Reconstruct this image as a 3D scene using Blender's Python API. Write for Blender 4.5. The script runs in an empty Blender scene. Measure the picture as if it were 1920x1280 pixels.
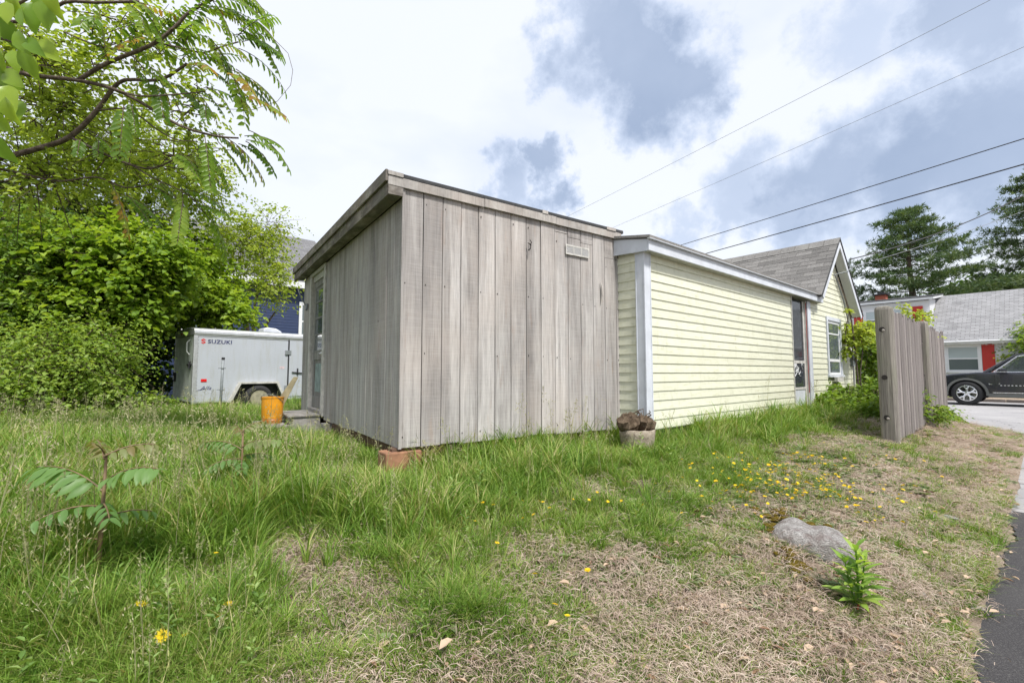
import bpy, math, random
import numpy as np
from mathutils import Vector, Matrix

random.seed(7)
RNG = np.random.default_rng(11)
sc = bpy.context.scene
COL = sc.collection
R = math.radians

# ------------------------------------------------------------------ camera
CAM_H = 1.5
PITCH = R(3.9)
cam_d = bpy.data.cameras.new('camera')
cam_d.sensor_width = 36.0
cam_d.lens = 16.0
cam_d.clip_start = 0.05
cam_d.clip_end = 2000
cam = bpy.data.objects.new('camera', cam_d)
COL.objects.link(cam)
cam.location = (0, 0, CAM_H)
cam.rotation_euler = (R(90) + PITCH, 0, 0)
sc.camera = cam

# ------------------------------------------------------------------ exposure
sc.view_settings.view_transform = 'Standard'
sc.view_settings.look = 'None'
sc.view_settings.exposure = 0.98
sc.view_settings.gamma = 1.0
sc.view_settings.use_curve_mapping = False

sc.render.engine = 'CYCLES'
cy_ = sc.cycles
cy_.max_bounces = 6; cy_.diffuse_bounces = 3; cy_.glossy_bounces = 2; cy_.transmission_bounces = 3; cy_.transparent_max_bounces = 6
cy_.use_adaptive_sampling = True; cy_.adaptive_threshold = .02
cy_.caustics_reflective = False; cy_.caustics_refractive = False
# ------------------------------------------------------------------ sun (thin bright cloud: soft)
SUN_AZ, SUN_EL = R(150), R(58)          # azimuth from +Y towards +X (behind right of the camera)
sun_d = bpy.data.lights.new('sun', 'SUN')
sun_d.energy = 2.9
sun_d.angle = R(9)
sun_d.color = (1.0, 0.96, 0.9)
sun = bpy.data.objects.new('sun', sun_d)
COL.objects.link(sun)
sdir = Vector((math.sin(SUN_AZ) * math.cos(SUN_EL), math.cos(SUN_AZ) * math.cos(SUN_EL), math.sin(SUN_EL)))
sun.rotation_euler = sdir.to_track_quat('Z', 'Y').to_euler()
sun.location = (6, -8, 20)

# ------------------------------------------------------------------ pixel helpers (photo is 1920x1280)
FPX = 16.0 / 36.0 * 1920
CP, SP = math.cos(PITCH), math.sin(PITCH)
def ray(px, py):
    x = (px - 960) / FPX
    y = -(py - 640) / FPX
    return Vector((x, CP - y * SP, SP + y * CP))
def at(px, py, Y):
    r = ray(px, py)
    k = Y / r.y
    return Vector((r.x * k, Y, CAM_H + r.z * k))
def atz(px, py, z):
    r = ray(px, py)
    k = (z - CAM_H) / r.z
    return Vector((r.x * k, r.y * k, z))

# ------------------------------------------------------------------ world: Nishita sky behind broken cloud
world = bpy.data.worlds.new('World')
sc.world = world
world.use_nodes = True
wt = world.node_tree
wt.nodes.clear()
def wn(t, **kw):
    n = wt.nodes.new(t)
    for k, v in kw.items():
        if k.startswith('_'):
            setattr(n, k[1:], v)
        else:
            n.inputs[int(k[1:]) if k[0] == 'i' and k[1:].isdigit() else k].default_value = v
    return n
def wl(a, b): wt.links.new(a, b)
sky = wn('ShaderNodeTexSky', _sky_type='NISHITA', _sun_disc=False)
sky.sun_elevation = SUN_EL
sky.sun_rotation = SUN_AZ
world.cycles.sampling_method = 'MANUAL'; world.cycles.sample_map_resolution = 256
tc = wn('ShaderNodeTexCoord')
nz = wn('ShaderNodeTexNoise', Scale=3.0, Detail=7.0, Roughness=0.52)
wl(tc.outputs['Generated'], nz.inputs['Vector'])
nz2 = wn('ShaderNodeTexNoise', Scale=2.0, Detail=5.0, Roughness=0.5)
mp2 = wn('ShaderNodeMapping'); mp2.inputs['Scale'].default_value = (1, 1, 2.2); mp2.inputs['Location'].default_value = (3.1, 0.4, 1.7)
wl(tc.outputs['Generated'], mp2.inputs['Vector']); wl(mp2.outputs[0], nz2.inputs['Vector'])
# cloud bodies: centre direction, radius, weight (in view, then the rest of the sky alike)
def dpx(x, y): return ray(x, y).normalized()
blobs = [(dpx(1105, 60), .10, .9), (dpx(1180, 100), .12, .95), (dpx(1250, 160), .125, 1.05), (dpx(1310, 170), .075, .9), (dpx(1215, 40), .09, .7),
         (dpx(1560, 350), .12, .9), (dpx(1720, 315), .13, 1.0), (dpx(1880, 285), .14, 1.0), (dpx(1420, 355), .1, .6),
         (dpx(1900, 30), .11, .8), (dpx(1040, 330), .065, 1.0), (dpx(960, 350), .07, .7), (dpx(1500, 400), .1, .75), (dpx(1650, 10), .1, .45),
         (dpx(1380, 410), .07, .6), (dpx(1290, 440), .06, .5)]
rb = random.Random(5)
k = 0
while k < 12:
    az, el = rb.uniform(0, 2 * math.pi), rb.uniform(.12, 1.45)
    d = Vector((math.sin(az) * math.cos(el), math.cos(az) * math.cos(el), math.sin(el)))
    if d.y > 0.35 and abs(d.x / d.y) < 1.35 and d.z / d.y < 1.05:
        continue
    blobs.append((d, rb.uniform(.1, .26), rb.uniform(.6, 1.0)))
    k += 1
nzw = wn('ShaderNodeTexNoise', Scale=7.5, Detail=8.0, Roughness=0.62)
wl(tc.outputs['Generated'], nzw.inputs['Vector'])
vs = wn('ShaderNodeVectorMath', _operation='SUBTRACT'); vs.inputs[1].default_value = (.5, .5, .5)
wl(nzw.outputs['Color'], vs.inputs[0])
vm = wn('ShaderNodeVectorMath', _operation='SCALE'); vm.inputs['Scale'].default_value = .30
wl(vs.outputs[0], vm.inputs[0])
va = wn('ShaderNodeVectorMath', _operation='ADD')
wl(tc.outputs['Generated'], va.inputs[0]); wl(vm.outputs[0], va.inputs[1])
acc = None
for d, r, w in blobs:
    dn = wn('ShaderNodeVectorMath', _operation='DISTANCE'); dn.inputs[1].default_value = d
    wl(va.outputs[0], dn.inputs[0])
    mr = wn('ShaderNodeMapRange', _interpolation_type='SMOOTHSTEP', i1=r * 1.3, i2=r * .35, i3=0.0, i4=w)
    wl(dn.outputs['Value'], mr.inputs[0])
    if acc is None: acc = mr.outputs[0]
    else:
        mx = wn('ShaderNodeMath', _operation='SMOOTH_MAX'); mx.inputs[2].default_value = .12
        wl(acc, mx.inputs[0]); wl(mr.outputs[0], mx.inputs[1]); acc = mx.outputs[0]
# wisps
mrw = wn('ShaderNodeMapRange', i1=.48, i2=.8, i3=0.0, i4=.40); wl(nz2.outputs['Fac'], mrw.inputs[0])
add = wn('ShaderNodeMath', _operation='ADD', _use_clamp=True); wl(acc, add.inputs[0]); wl(mrw.outputs[0], add.inputs[1])
mrn = wn('ShaderNodeMapRange', i1=.3, i2=.75, i3=1.1, i4=.72); wl(nz.outputs['Fac'], mrn.inputs[0])
mul = wn('ShaderNodeMath', _operation='MULTIPLY', _use_clamp=True); wl(add.outputs[0], mul.inputs[0]); wl(mrn.outputs[0], mul.inputs[1])
ramp = wn('ShaderNodeValToRGB')
ramp.color_ramp.elements[0].position = .0; ramp.color_ramp.elements[0].color = (.82, .845, .89, 1)
ramp.color_ramp.elements[1].position = 1.0; ramp.color_ramp.elements[1].color = (.32, .395, .54, 1)
e = ramp.color_ramp.elements.new(.45); e.color = (.54, .615, .76, 1)
wl(mul.outputs[0], ramp.inputs[0])
sc10 = wn('ShaderNodeVectorMath', _operation='SCALE'); sc10.inputs['Scale'].default_value = 6.5
wl(ramp.outputs[0], sc10.inputs[0])
mixs = wn('ShaderNodeMix', _data_type='RGBA'); mixs.inputs[0].default_value = .93
wl(sky.outputs[0], mixs.inputs[6]); wl(sc10.outputs[0], mixs.inputs[7])
bg = wn('ShaderNodeBackground', Strength=.1)
wl(mixs.outputs[2], bg.inputs['Color'])
wo = wn('ShaderNodeOutputWorld')
wl(bg.outputs[0], wo.inputs[0])

# ------------------------------------------------------------------ object helpers
def tag(o, label=None, cat=None, group=None, kind=None):
    if label: o['label'] = label
    if cat: o['category'] = cat
    if group: o['group'] = group
    if kind: o['kind'] = kind
    return o
def empty(name, loc=(0, 0, 0), rz=0.0):
    o = bpy.data.objects.new(name, None)
    o.empty_display_size = .2
    o.location = loc
    o.rotation_euler = (0, 0, rz)
    COL.objects.link(o)
    return o
class MB:
    def __init__(s): s.v = []; s.f = []
    def poly(s, pts):
        b = len(s.v); s.v += [tuple(p) for p in pts]; s.f.append(tuple(range(b, b + len(pts)))); return s
    def box(s, x0, x1, y0, y1, z0, z1, M=None):
        b = len(s.v)
        c = [(x0, y0, z0), (x1, y0, z0), (x1, y1, z0), (x0, y1, z0), (x0, y0, z1), (x1, y0, z1), (x1, y1, z1), (x0, y1, z1)]
        if M is not None: c = [tuple(M @ Vector(p)) for p in c]
        s.v += c
        s.f += [tuple(b + i for i in q) for q in ((0, 3, 2, 1), (4, 5, 6, 7), (0, 1, 5, 4), (1, 2, 6, 5), (2, 3, 7, 6), (3, 0, 4, 7))]
        return s
    def prism(s, pts, d):
        """polygon pts (3d) extruded by vector d"""
        b = len(s.v); n = len(pts); d = Vector(d)
        s.v += [tuple(p) for p in pts] + [tuple(Vector(p) + d) for p in pts]
        s.f.append(tuple(b + i for i in reversed(range(n)))); s.f.append(tuple(b + n + i for i in range(n)))
        for i in range(n):
            j = (i + 1) % n
            s.f.append((b + i, b + j, b + n + j, b + n + i))
        return s
    def tube(s, pts, rad, n=6, cap=True):
        pts = [Vector(p) for p in pts]
        m = len(pts)
        if not hasattr(rad, '__len__'): rad = [rad] * m
        b = len(s.v)
        up = Vector((0, 0, 1))
        prev = None
        for i, p in enumerate(pts):
            t = (pts[min(i + 1, m - 1)] - pts[max(i - 1, 0)])
            if t.length < 1e-9: t = Vector((0, 0, 1))
            t.normalize()
            if prev is None:
                a = t.cross(up)
                if a.length < .05: a = t.cross(Vector((1, 0, 0)))
            else:
                a = prev - t * prev.dot(t)
                if a.length < 1e-6: a = t.cross(up)
            a.normalize(); prev = a.copy(); c = t.cross(a)
            for k in range(n):
                th = 2 * math.pi * k / n
                s.v.append(tuple(p + (a * math.cos(th) + c * math.sin(th)) * rad[i]))
        for i in range(m - 1):
            for k in range(n):
                k2 = (k + 1) % n
                s.f.append((b + i * n + k, b + i * n + k2, b + (i + 1) * n + k2, b + (i + 1) * n + k))
        if cap:
            s.f.append(tuple(b + k for k in reversed(range(n)))); s.f.append(tuple(b + (m - 1) * n + k for k in range(n)))
        return s
    def lathe(s, prof, c=(0, 0, 0), axis='z', n=24, a0=0.0):
        """prof: list of (r, h)"""
        b = len(s.v); m = len(prof); c = Vector(c)
        for r, h in prof:
            for k in range(n):
                th = a0 + 2 * math.pi * k / n
                p = (r * math.cos(th), r * math.sin(th), h)
                if axis == 'y': p = (p[0], p[2], p[1])
                if axis == 'x': p = (p[2], p[0], p[1])
                s.v.append(tuple(c + Vector(p)))
        for i in range(m - 1):
            for k in range(n):
                k2 = (k + 1) % n
                s.f.append((b + i * n + k, b + i * n + k2, b + (i + 1) * n + k2, b + (i + 1) * n + k))
        s.f.append(tuple(b + k for k in range(n))); s.f.append(tuple(b + (m - 1) * n + k for k in range(n)))
        return s
    def mesh(s, name, m=None, smooth=False):
        me = bpy.data.meshes.new(name)
        me.from_pydata(s.v, [], s.f)
        me.update()
        if m is not None: me.materials.append(m)
        if smooth: me.polygons.foreach_set('use_smooth', [True] * len(me.polygons))
        return me
    def build(s, name, m=None, parent=None, smooth=False, bevel=0.0, seg=2, label=None):
        o = bpy.data.objects.new(name, s.mesh(name, m, smooth))
        COL.objects.link(o)
        if parent is not None: o.parent = parent
        if bevel:
            b = o.modifiers.new('bevel', 'BEVEL'); b.width = bevel; b.segments = seg; b.limit_method = 'ANGLE'; b.angle_limit = R(40)
        if label: o['label'] = label
        return o
def inst(name, me, loc=(0, 0, 0), rot=(0, 0, 0), scale=(1, 1, 1), parent=None):
    o = bpy.data.objects.new(name, me)
    o.location = loc; o.rotation_euler = rot; o.scale = scale
    COL.objects.link(o)
    if parent is not None: o.parent = parent
    return o
def npmesh(name, V, F, m=None, smooth=False, attrs=None):
    """V (n,3), F (m,k) arrays"""
    me = bpy.data.meshes.new(name)
    V = np.asarray(V, dtype=np.float32); F = np.asarray(F, dtype=np.int32)
    me.vertices.add(len(V)); me.vertices.foreach_set('co', V.ravel())
    k = F.shape[1]
    me.loops.add(F.size); me.loops.foreach_set('vertex_index', F.ravel())
    me.polygons.add(len(F)); me.polygons.foreach_set('loop_start', np.arange(0, F.size, k, dtype=np.int32))
    if smooth: me.polygons.foreach_set('use_smooth', np.ones(len(F), dtype=bool))
    me.update(calc_edges=True)
    for an, arr in (attrs or {}).items():
        a = me.attributes.new(an, 'FLOAT', 'POINT'); a.data.foreach_set('value', np.asarray(arr, dtype=np.float32))
    if m is not None: me.materials.append(m)
    return me

# ------------------------------------------------------------------ material helpers
class NT:
    def __init__(s, name):
        s.m = bpy.data.materials.new(name); s.m.use_nodes = True
        s.t = s.m.node_tree; s.t.nodes.clear()
        s.out = s.t.nodes.new('ShaderNodeOutputMaterial')
    def n(s, t, **kw):
        nd = s.t.nodes.new(t)
        for k, v in kw.items():
            if k.startswith('_'): setattr(nd, k[1:], v)
            else:
                key = int(k[1:]) if k[0] == 'i' and k[1:].isdigit() else k
                if hasattr(v, 'is_linked') or isinstance(v, bpy.types.NodeSocket): s.t.links.new(v, nd.inputs[key])
                else: nd.inputs[key].default_value = v
        return nd
    def link(s, a, b): s.t.links.new(a, b)
    def coord(s, kind='Object', scale=(1, 1, 1), rnd=0.0, loc=(0, 0, 0)):
        c = s.n('ShaderNodeTexCoord').outputs[kind] if kind != 'World' else s.n('ShaderNodeNewGeometry').outputs['Position']
        if rnd:
            oi = s.n('ShaderNodeObjectInfo').outputs['Random']
            mu = s.n('ShaderNodeMath', _operation='MULTIPLY', i0=oi, i1=rnd).outputs[0]
            cb = s.n('ShaderNodeCombineXYZ', X=mu, Y=mu, Z=mu).outputs[0]
            c = s.n('ShaderNodeVectorMath', _operation='ADD', i0=c, i1=cb).outputs[0]
        return s.n('ShaderNodeMapping', Vector=c, Scale=scale, Location=loc).outputs[0]
    def noise(s, vec, scale=5, detail=4, rough=.55, dist=0.0):
        return s.n('ShaderNodeTexNoise', Vector=vec, Scale=scale, Detail=float(detail), Roughness=rough, Distortion=dist).outputs['Fac']
    def ramp(s, fac, stops):
        r = s.n('ShaderNodeValToRGB'); s.link(fac, r.inputs[0])
        el = r.color_ramp.elements
        while len(el) < len(stops): el.new(.5)
        for e, (p, c) in zip(el, stops):
            e.position = p; e.color = (*c, 1) if len(c) == 3 else c
        return r.outputs[0]
    def rng(s, fac, a, b, c, d):
        return s.n('ShaderNodeMapRange', i0=fac, i1=a, i2=b, i3=c, i4=d).outputs[0]
    def mix(s, fac, a, b, mode='MIX'):
        m = s.n('ShaderNodeMix', _data_type='RGBA', _blend_type=mode)
        for sock, v in ((m.inputs[0], fac), (m.inputs[6], a), (m.inputs[7], b)):
            if isinstance(v, bpy.types.NodeSocket): s.link(v, sock)
            else: sock.default_value = v if not isinstance(v, tuple) else ((*v, 1) if len(v) == 3 else v)
        return m.outputs[2]
    def math(s, op, a, b=0.0):
        return s.n('ShaderNodeMath', _operation=op, i0=a, i1=b).outputs[0]
    def random(s): return s.n('ShaderNodeObjectInfo').outputs['Random']
    def bump(s, h, strength=.3, dist=.01):
        return s.n('ShaderNodeBump', Height=h, Strength=strength, Distance=dist).outputs[0]
    def bsdf(s, color, rough=.7, normal=None, metal=0.0, spec=.5, **kw):
        b = s.n('ShaderNodeBsdfPrincipled', Metallic=metal)
        for key, v in (('Base Color', color), ('Roughness', rough), ('Specular IOR Level', spec)):
            if isinstance(v, bpy.types.NodeSocket): s.link(v, b.inputs[key])
            else: b.inputs[key].default_value = (*v, 1) if isinstance(v, tuple) and len(v) == 3 else v
        for k2, v in kw.items(): b.inputs[k2.replace('_', ' ')].default_value = v
        if normal is not None: s.link(normal, b.inputs['Normal'])
        return b.outputs[0]
    def done(s, sh): s.link(sh, s.out.inputs[0]); return s.m

def plain(name, c, rough=.6, metal=0.0, var=.12, scale=6.0, bump=.08, spec=.4):
    """paint or metal with a little dirt and unevenness"""
    t = NT(name); v = t.coord('Object', rnd=9.0)
    n1 = t.noise(v, scale, 6, .6); n2 = t.noise(v, scale * 9, 3, .6)
    f = t.rng(n1, .3, .7, 1 - var, 1 + var * .6)
    hs = t.n('ShaderNodeHueSaturation', Color=(*c, 1), Value=f).outputs[0]
    rr = t.rng(n2, .3, .7, max(rough - .1, .02), min(rough + .12, 1))
    return t.done(t.bsdf(hs, rr, t.bump(n2, bump, .002), metal, spec))
def weathered(name, stops, grain=(34, 34, 1.1), crack=.42, saw=True, stain=.5, tan=.0, rnd=23.0, rough=.9, tone=.25, green=0.0):
    """grey old timber, grain along local z unless grain says otherwise"""
    t = NT(name)
    v = t.coord('Object', grain, rnd=rnd)
    g1 = t.noise(v, 1.0, 7, .62, .6)
    g2 = t.noise(t.coord('Object', tuple(x * 4.5 for x in grain), rnd=rnd), 1.0, 3, .6)
    vv = t.coord('World', (3.4, 3.4, .38))
    bl_ = t.noise(t.coord('World', (1.1, 1.1, .55), loc=(2, 8, 1)), 1.0, 6, .7)
    sf_ = t.noise(t.coord('World', (16, 16, .5)), 1.0, 4, .6)
    st = t.noise(vv, 1.0, 5, .6, .4)
    c = t.ramp(g1, stops)
    c = t.mix(t.rng(g2, .35, .75, 0, .35), c, (.11, .10, .095))
    c = t.mix(t.rng(st, .46, .66, 0, stain * .75), c, (.17, .152, .145), 'MIX')
    c = t.mix(t.rng(bl_, .45, .62, 0, stain * .45), c, (.21, .195, .19), 'MIX')
    c = t.mix(t.rng(sf_, .52, .66, 0, stain * .5), c, (.11, .10, .095), 'MIX')
    if tan:
        tn = t.noise(t.coord('World', (1.4, 1.4, .9), loc=(4, 2, 7)), 1.0, 5, .65)
        c = t.mix(t.rng(tn, .46, .66, 0, tan * 2.4), c, (.46, .40, .36))
        rt_ = t.noise(t.coord('World', (9, 9, 1.6), loc=(1, 5, 3)), 1.0, 5, .65)
        c = t.mix(t.rng(rt_, .60, .72, 0, tan * 2.2), c, (.30, .19, .13))
    if green:
        gn = t.noise(t.coord('Object', (5, 5, 1.5), loc=(9, 1, 2)), 1.0, 5, .6)
        c = t.mix(t.rng(gn, .5, .75, 0, green), c, (.16, .19, .10))
    ck_ = t.noise(t.coord('Object', (70 if grain[2] < 5 else 9, 70 if grain[2] < 5 else 9, .7 if grain[2] < 5 else 60), rnd=rnd), 1.0, 3, .5, .3)
    ck_ = t.math('ABSOLUTE', t.math('SUBTRACT', ck_, .5))
    c = t.mix(t.rng(ck_, .0, .02 + .02 * (crack > .5), crack, 0), c, (.07, .06, .055))
    h = g1
    if saw:
        sw = t.noise(t.coord('Object', (4, 4, 130)), 1.0, 2, .5)
        c = t.mix(t.rng(sw, .4, .66, 0, .13), c, (.60, .57, .54))
        h = t.math('ADD', g1, t.math('MULTIPLY', sw, .45))
    val = t.rng(t.random(), 0, 1, 1 - tone, 1 + tone * .7)
    c = t.n('ShaderNodeHueSaturation', Color=c, Value=val).outputs[0]
    return t.done(t.bsdf(c, rough, t.bump(h, .55, .004), spec=.15))
def leafmat(name, stops, trans=.45, rough=.45, attr='tint', spec=.35):
    t = NT(name)
    a = t.n('ShaderNodeAttribute', _attribute_name=attr).outputs['Fac'] if attr else t.random()
    c = t.ramp(a, stops)
    p = t.bsdf(c, rough, spec=spec)
    c2 = t.mix(1.0, c, (1.25, 1.2, .55), 'MULTIPLY')
    tr = t.n('ShaderNodeBsdfTranslucent', Color=c2).outputs[0]
    return t.done(t.n('ShaderNodeMixShader', i0=trans, i1=p, i2=tr).outputs[0])

M = {}
M['board'] = weathered('weathered_board', [(.22, (.29, .272, .262)), (.5, (.50, .48, .465)), (.8, (.64, .615, .595))], tan=.16, stain=.78, tone=.10)
M['old_fence'] = weathered('old_fence_board', [(.25, (.14, .12, .115)), (.5, (.27, .24, .23)), (.8, (.42, .385, .365))], saw=False, stain=.7, tone=.24, green=.15, crack=.7)
M['old_post'] = weathered('old_post_wood', [(.25, (.13, .115, .095)), (.5, (.28, .26, .22)), (.8, (.43, .40, .35))], saw=False, stain=.6, tone=.1, green=.4, crack=.75)
M['trim_wood'] = weathered('worn_trim', [(.25, (.28, .265, .245)), (.5, (.50, .48, .45)), (.8, (.62, .6, .57))], grain=(3, 3, 3), saw=False, stain=.45, tan=.25, tone=.15)
M['fascia_old'] = weathered('peeling_fascia', [(.3, (.09, .08, .065)), (.5, (.19, .17, .14)), (.72, (.44, .42, .38))], grain=(9, 3, 16), saw=False, stain=.7, tan=.3, tone=.1, green=.25)
M['step_wood'] = weathered('step_wood', [(.25, (.20, .19, .18)), (.5, (.36, .345, .325)), (.8, (.47, .455, .43))], grain=(7, 2, 20), saw=False, stain=.5, tone=.2)
M['black_roof'] = plain('roll_roofing', (.045, .047, .05), .85, var=.3, scale=20)
M['rust_block'] = plain('clay_block', (.33, .17, .10), .95, var=.35, scale=9, bump=.4)
M['grey_block'] = plain('grey_block', (.30, .27, .24), .95, var=.35, scale=9, bump=.4)
M['dark_gap'] = plain('dark_backing', (.03, .026, .024), .95)
M['sill_wood'] = plain('sill_timber', (.13, .075, .055), .9, var=.4, scale=8)
M['white_trim'] = plain('white_trim', (.56, .59, .645), .5, var=.14, scale=5)
M['old_white'] = plain('old_white_paint', (.50, .49, .46), .7, var=.3, scale=12, bump=.2)
M['white'] = plain('white_paint', (.70, .71, .73), .45, var=.06)
M['alu'] = plain('dull_aluminium', (.62, .63, .64), .35, .6, var=.2, scale=8)
M['steel'] = plain('galvanised_steel', (.22, .24, .25), .6, .15, var=.2, scale=10)
M['black'] = plain('black_plastic', (.025, .025, .027), .5)
M['rubber'] = plain('tyre_rubber', (.03, .03, .031), .85, var=.2)
M['red'] = plain('red_paint', (.46, .035, .025), .55, var=.1)
M['reflector'] = plain('red_reflector', (.65, .02, .02), .25)
M['blue_print'] = plain('navy_print', (.03, .035, .11), .5)
M['orange'] = plain('orange_plastic', (.74, .32, .02), .32, var=.2, scale=7)
M['orange_dark'] = plain('orange_plastic_stained', (.34, .12, .012), .45, var=.3, scale=9)
M['clutter_wood'] = plain('plank_wood', (.30, .26, .16), .85, var=.3, scale=14)
M['brick_red'] = plain('chimney_brick', (.42, .13, .08), .9, var=.3, scale=14)
M['vent_grey'] = plain('vent_insert', (.50, .50, .50), .6)
M['wire'] = plain('cable_black', (.035, .035, .04), .6)
M['wire_grey'] = plain('cable_grey', (.20, .21, .23), .5)
def siding(name, c, mild):
    t = NT(name)
    v = t.coord('Object', (1, 1, 1))
    n1 = t.noise(v, 1.6, 6, .6); n2 = t.noise(t.coord('Object', (2, 2, 9)), 3, 5, .65)
    n3 = t.noise(t.coord('Object', (14, 14, 2)), 1.5, 4, .6)
    col = t.n('ShaderNodeHueSaturation', Color=(*c, 1), Value=t.rng(t.random(), 0, 1, .94, 1.05)).outputs[0]
    col = t.mix(t.rng(n2, .5, .78, 0, mild), col, (.36, .37, .20))
    col = t.mix(t.rng(n1, .5, .75, 0, mild * .6), col, (.48, .47, .34))
    col = t.mix(t.rng(n3, .55, .8, 0, mild * .6), col, (.30, .31, .22))
    return t.done(t.bsdf(col, .5, t.bump(n3, .06, .003), spec=.35))
M['yellow'] = siding('yellow_siding', (.65, .655, .525), .55)
M['white_siding'] = siding('white_siding', (.66, .67, .69), .10)
M['blue_siding'] = siding('blue_siding', (.028, .045, .11), .05)
def shingle(name, a, b, lichen):
    t = NT(name)
    v = t.coord('Object', rnd=31.0)
    n = t.noise(v, 55, 4, .7); n2 = t.noise(t.coord('Object'), 1.3, 5, .6)
    c = t.mix(t.rng(n, .3, .7, 0, 1), a, b)
    c = t.n('ShaderNodeHueSaturation', Color=c, Value=t.rng(t.random(), 0, 1, .75, 1.2)).outputs[0]
    c = t.mix(t.rng(n2, .5, .72, 0, lichen), c, (.33, .33, .31))
    return t.done(t.bsdf(c, .95, t.bump(n, .5, .004), spec=.1))
M['shingle'] = shingle('grey_shingle', (.10, .098, .095), (.25, .24, .23), .35)
def brickroof(name, a, b, stain):
    t = NT(name)
    co = t.n('ShaderNodeTexCoord').outputs['UV']
    br = t.n('ShaderNodeTexBrick', Vector=co, Color1=(*a, 1), Color2=(*b, 1), Mortar=(.09, .09, .09, 1), Scale=1.0)
    br.inputs['Mortar Size'].default_value = .007; br.inputs['Brick Width'].default_value = .32; br.inputs['Row Height'].default_value = .14
    n = t.noise(t.coord('Object'), 40, 4, .7); n2 = t.noise(t.coord('Object', (.5, .5, .25)), 2.2, 5, .6)
    c = t.mix(t.rng(n, .3, .7, 0, .35), br.outputs['Color'], (.1, .1, .1))
    c = t.mix(t.rng(n2, .55, .8, 0, stain), c, (.09, .09, .09))
    return t.done(t.bsdf(c, .95, t.bump(br.outputs['Fac'], .4, .01), spec=.1))
M['roof_light'] = brickroof('light_grey_roof', (.26, .26, .27), (.36, .36, .37), .6)
M['roof_dark'] = brickroof('dark_grey_roof', (.15, .15, .16), (.21, .21, .22), .2)
def glass(name, tint=(.05, .06, .07), t_=.35):
    t = NT(name)
    n = t.noise(t.coord('Object'), 3, 3, .5)
    p = t.bsdf(tint, .06, t.bump(n, .05, .02), spec=.8)
    tr = t.n('ShaderNodeBsdfTransparent', Color=(.75, .82, .8, 1)).outputs[0]
    return t.done(t.n('ShaderNodeMixShader', i0=t_, i1=p, i2=tr).outputs[0])
M['glass'] = glass('window_glass')
M['glass_pale'] = glass('pale_window', (.40, .46, .47), .0)
M['glass_dark'] = glass('dark_window', (.10, .125, .13), .0)
M['car_glass'] = glass('car_glass', (.03, .04, .045), .5)
def carpaint():
    t = NT('black_car_paint')
    n = t.noise(t.coord('Object'), 30, 2, .5)
    return t.done(t.bsdf((.012, .013, .022), .22, spec=.6, Coat_Weight=1.0, Coat_Roughness=.04))
M['paint'] = carpaint()
M['chrome'] = plain('bright_metal', (.75, .76, .78), .22, 1.0, var=.05)

# ------------------------------------------------------------------ terrain
RA = R(49.45)                                   # road direction from +Y towards +X
RU = (math.sin(RA), math.cos(RA))
def sq(x, y):
    """s along the road, q metres in from the road edge"""
    return x * RU[0] + y * RU[1], -(x * RU[1] - y * RU[0]) - .313
def vnoise(x, y, f, seed=0):
    x = np.asarray(x, float) * f + seed * 17.3; y = np.asarray(y, float) * f + seed * 9.1
    xi = np.floor(x).astype(np.int64); yi = np.floor(y).astype(np.int64)
    fx = x - xi; fy = y - yi
    fx = fx * fx * (3 - 2 * fx); fy = fy * fy * (3 - 2 * fy)
    def h(a, b):
        n = (a * 374761393 + b * 668265263 + seed * 1442695) & 0x7fffffff
        n = ((n ^ (n >> 13)) * 1274126177) & 0x7fffffff
        return (n ^ (n >> 16)) % 65536 / 65535.0
    return (h(xi, yi) * (1 - fx) + h(xi + 1, yi) * fx) * (1 - fy) + (h(xi, yi + 1) * (1 - fx) + h(xi + 1, yi + 1) * fx) * fy
_qt = np.linspace(-12, 60, 2401)
_bt = np.interp(_qt, [-12, -6.6, -6.2, -5.8, -.06, 0, .3, .8, 1.4, 2.5, 4, 6, 9, 13, 30, 60], [.3, .25, .1, -.025, -.02, .0, .10, .28, .43, .56, .64, .68, .62, .5, .4, .3])
_k = np.ones(7) / 7
_bt = np.convolve(np.pad(_bt, 3, 'edge'), _k, 'valid')
def smooth(a, b, x):
    t = np.clip((x - a) / (b - a), 0, 1); return t * t * (3 - 2 * t)
def zroad(s): return .015 * np.clip(s, -20, 22)
def drive_mask(s, q):
    """1 on the paved side drive beyond the fence"""
    edge = 17.0 - 2.6 * np.clip(1 - q / 2.6, 0, 1) ** 2
    return ((s > edge) & (s < 26.2) & (q > -.3) & (q < 11))
def hgt(x, y):
    x = np.asarray(x, float); y = np.asarray(y, float)
    s, q = sq(x, y)
    b = np.interp(q, _qt, _bt)
    edge = 17.0 - 2.6 * np.clip(1 - q / 2.6, 0, 1) ** 2
    a = 1 - smooth(-3.2, -.1, s - edge)
    a = np.maximum(a, smooth(26.3, 30, s) * .6)
    a = np.where(q < 0, 1, a)
    bump = (vnoise(x, y, 1.3, 1) - .5) * .07 + (vnoise(x, y, 4.5, 2) - .5) * .04 + (vnoise(x, y, 13, 3) - .5) * .018
    bump = bump * np.clip(q / .5, 0, 1) * np.clip(a * 1.4 - .1, 0, 1)
    z = zroad(s) + np.where(q > 0, b * a, b) + bump
    z = z - np.where(drive_mask(s, q), .02, 0)
    ax_ = math.sin(R(55.3)); ay_ = math.cos(R(55.3)); lx_ = (x + 1.0095) * ax_ + (y - 4.14) * ay_; ly_ = -(x + 1.0095) * ay_ + (y - 4.14) * ax_
    ds = np.hypot(np.maximum(np.maximum(-lx_, lx_ - 2.9), 0), np.maximum(np.maximum(-ly_, ly_ - 4.7), 0))
    z = z - .11 * np.exp(-(ds / .75) ** 2) * (1 - .6 * smooth(.4, 2.2, lx_))
    far = np.hypot(x, y)
    return z * (1 - smooth(60, 200, far))
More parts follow.
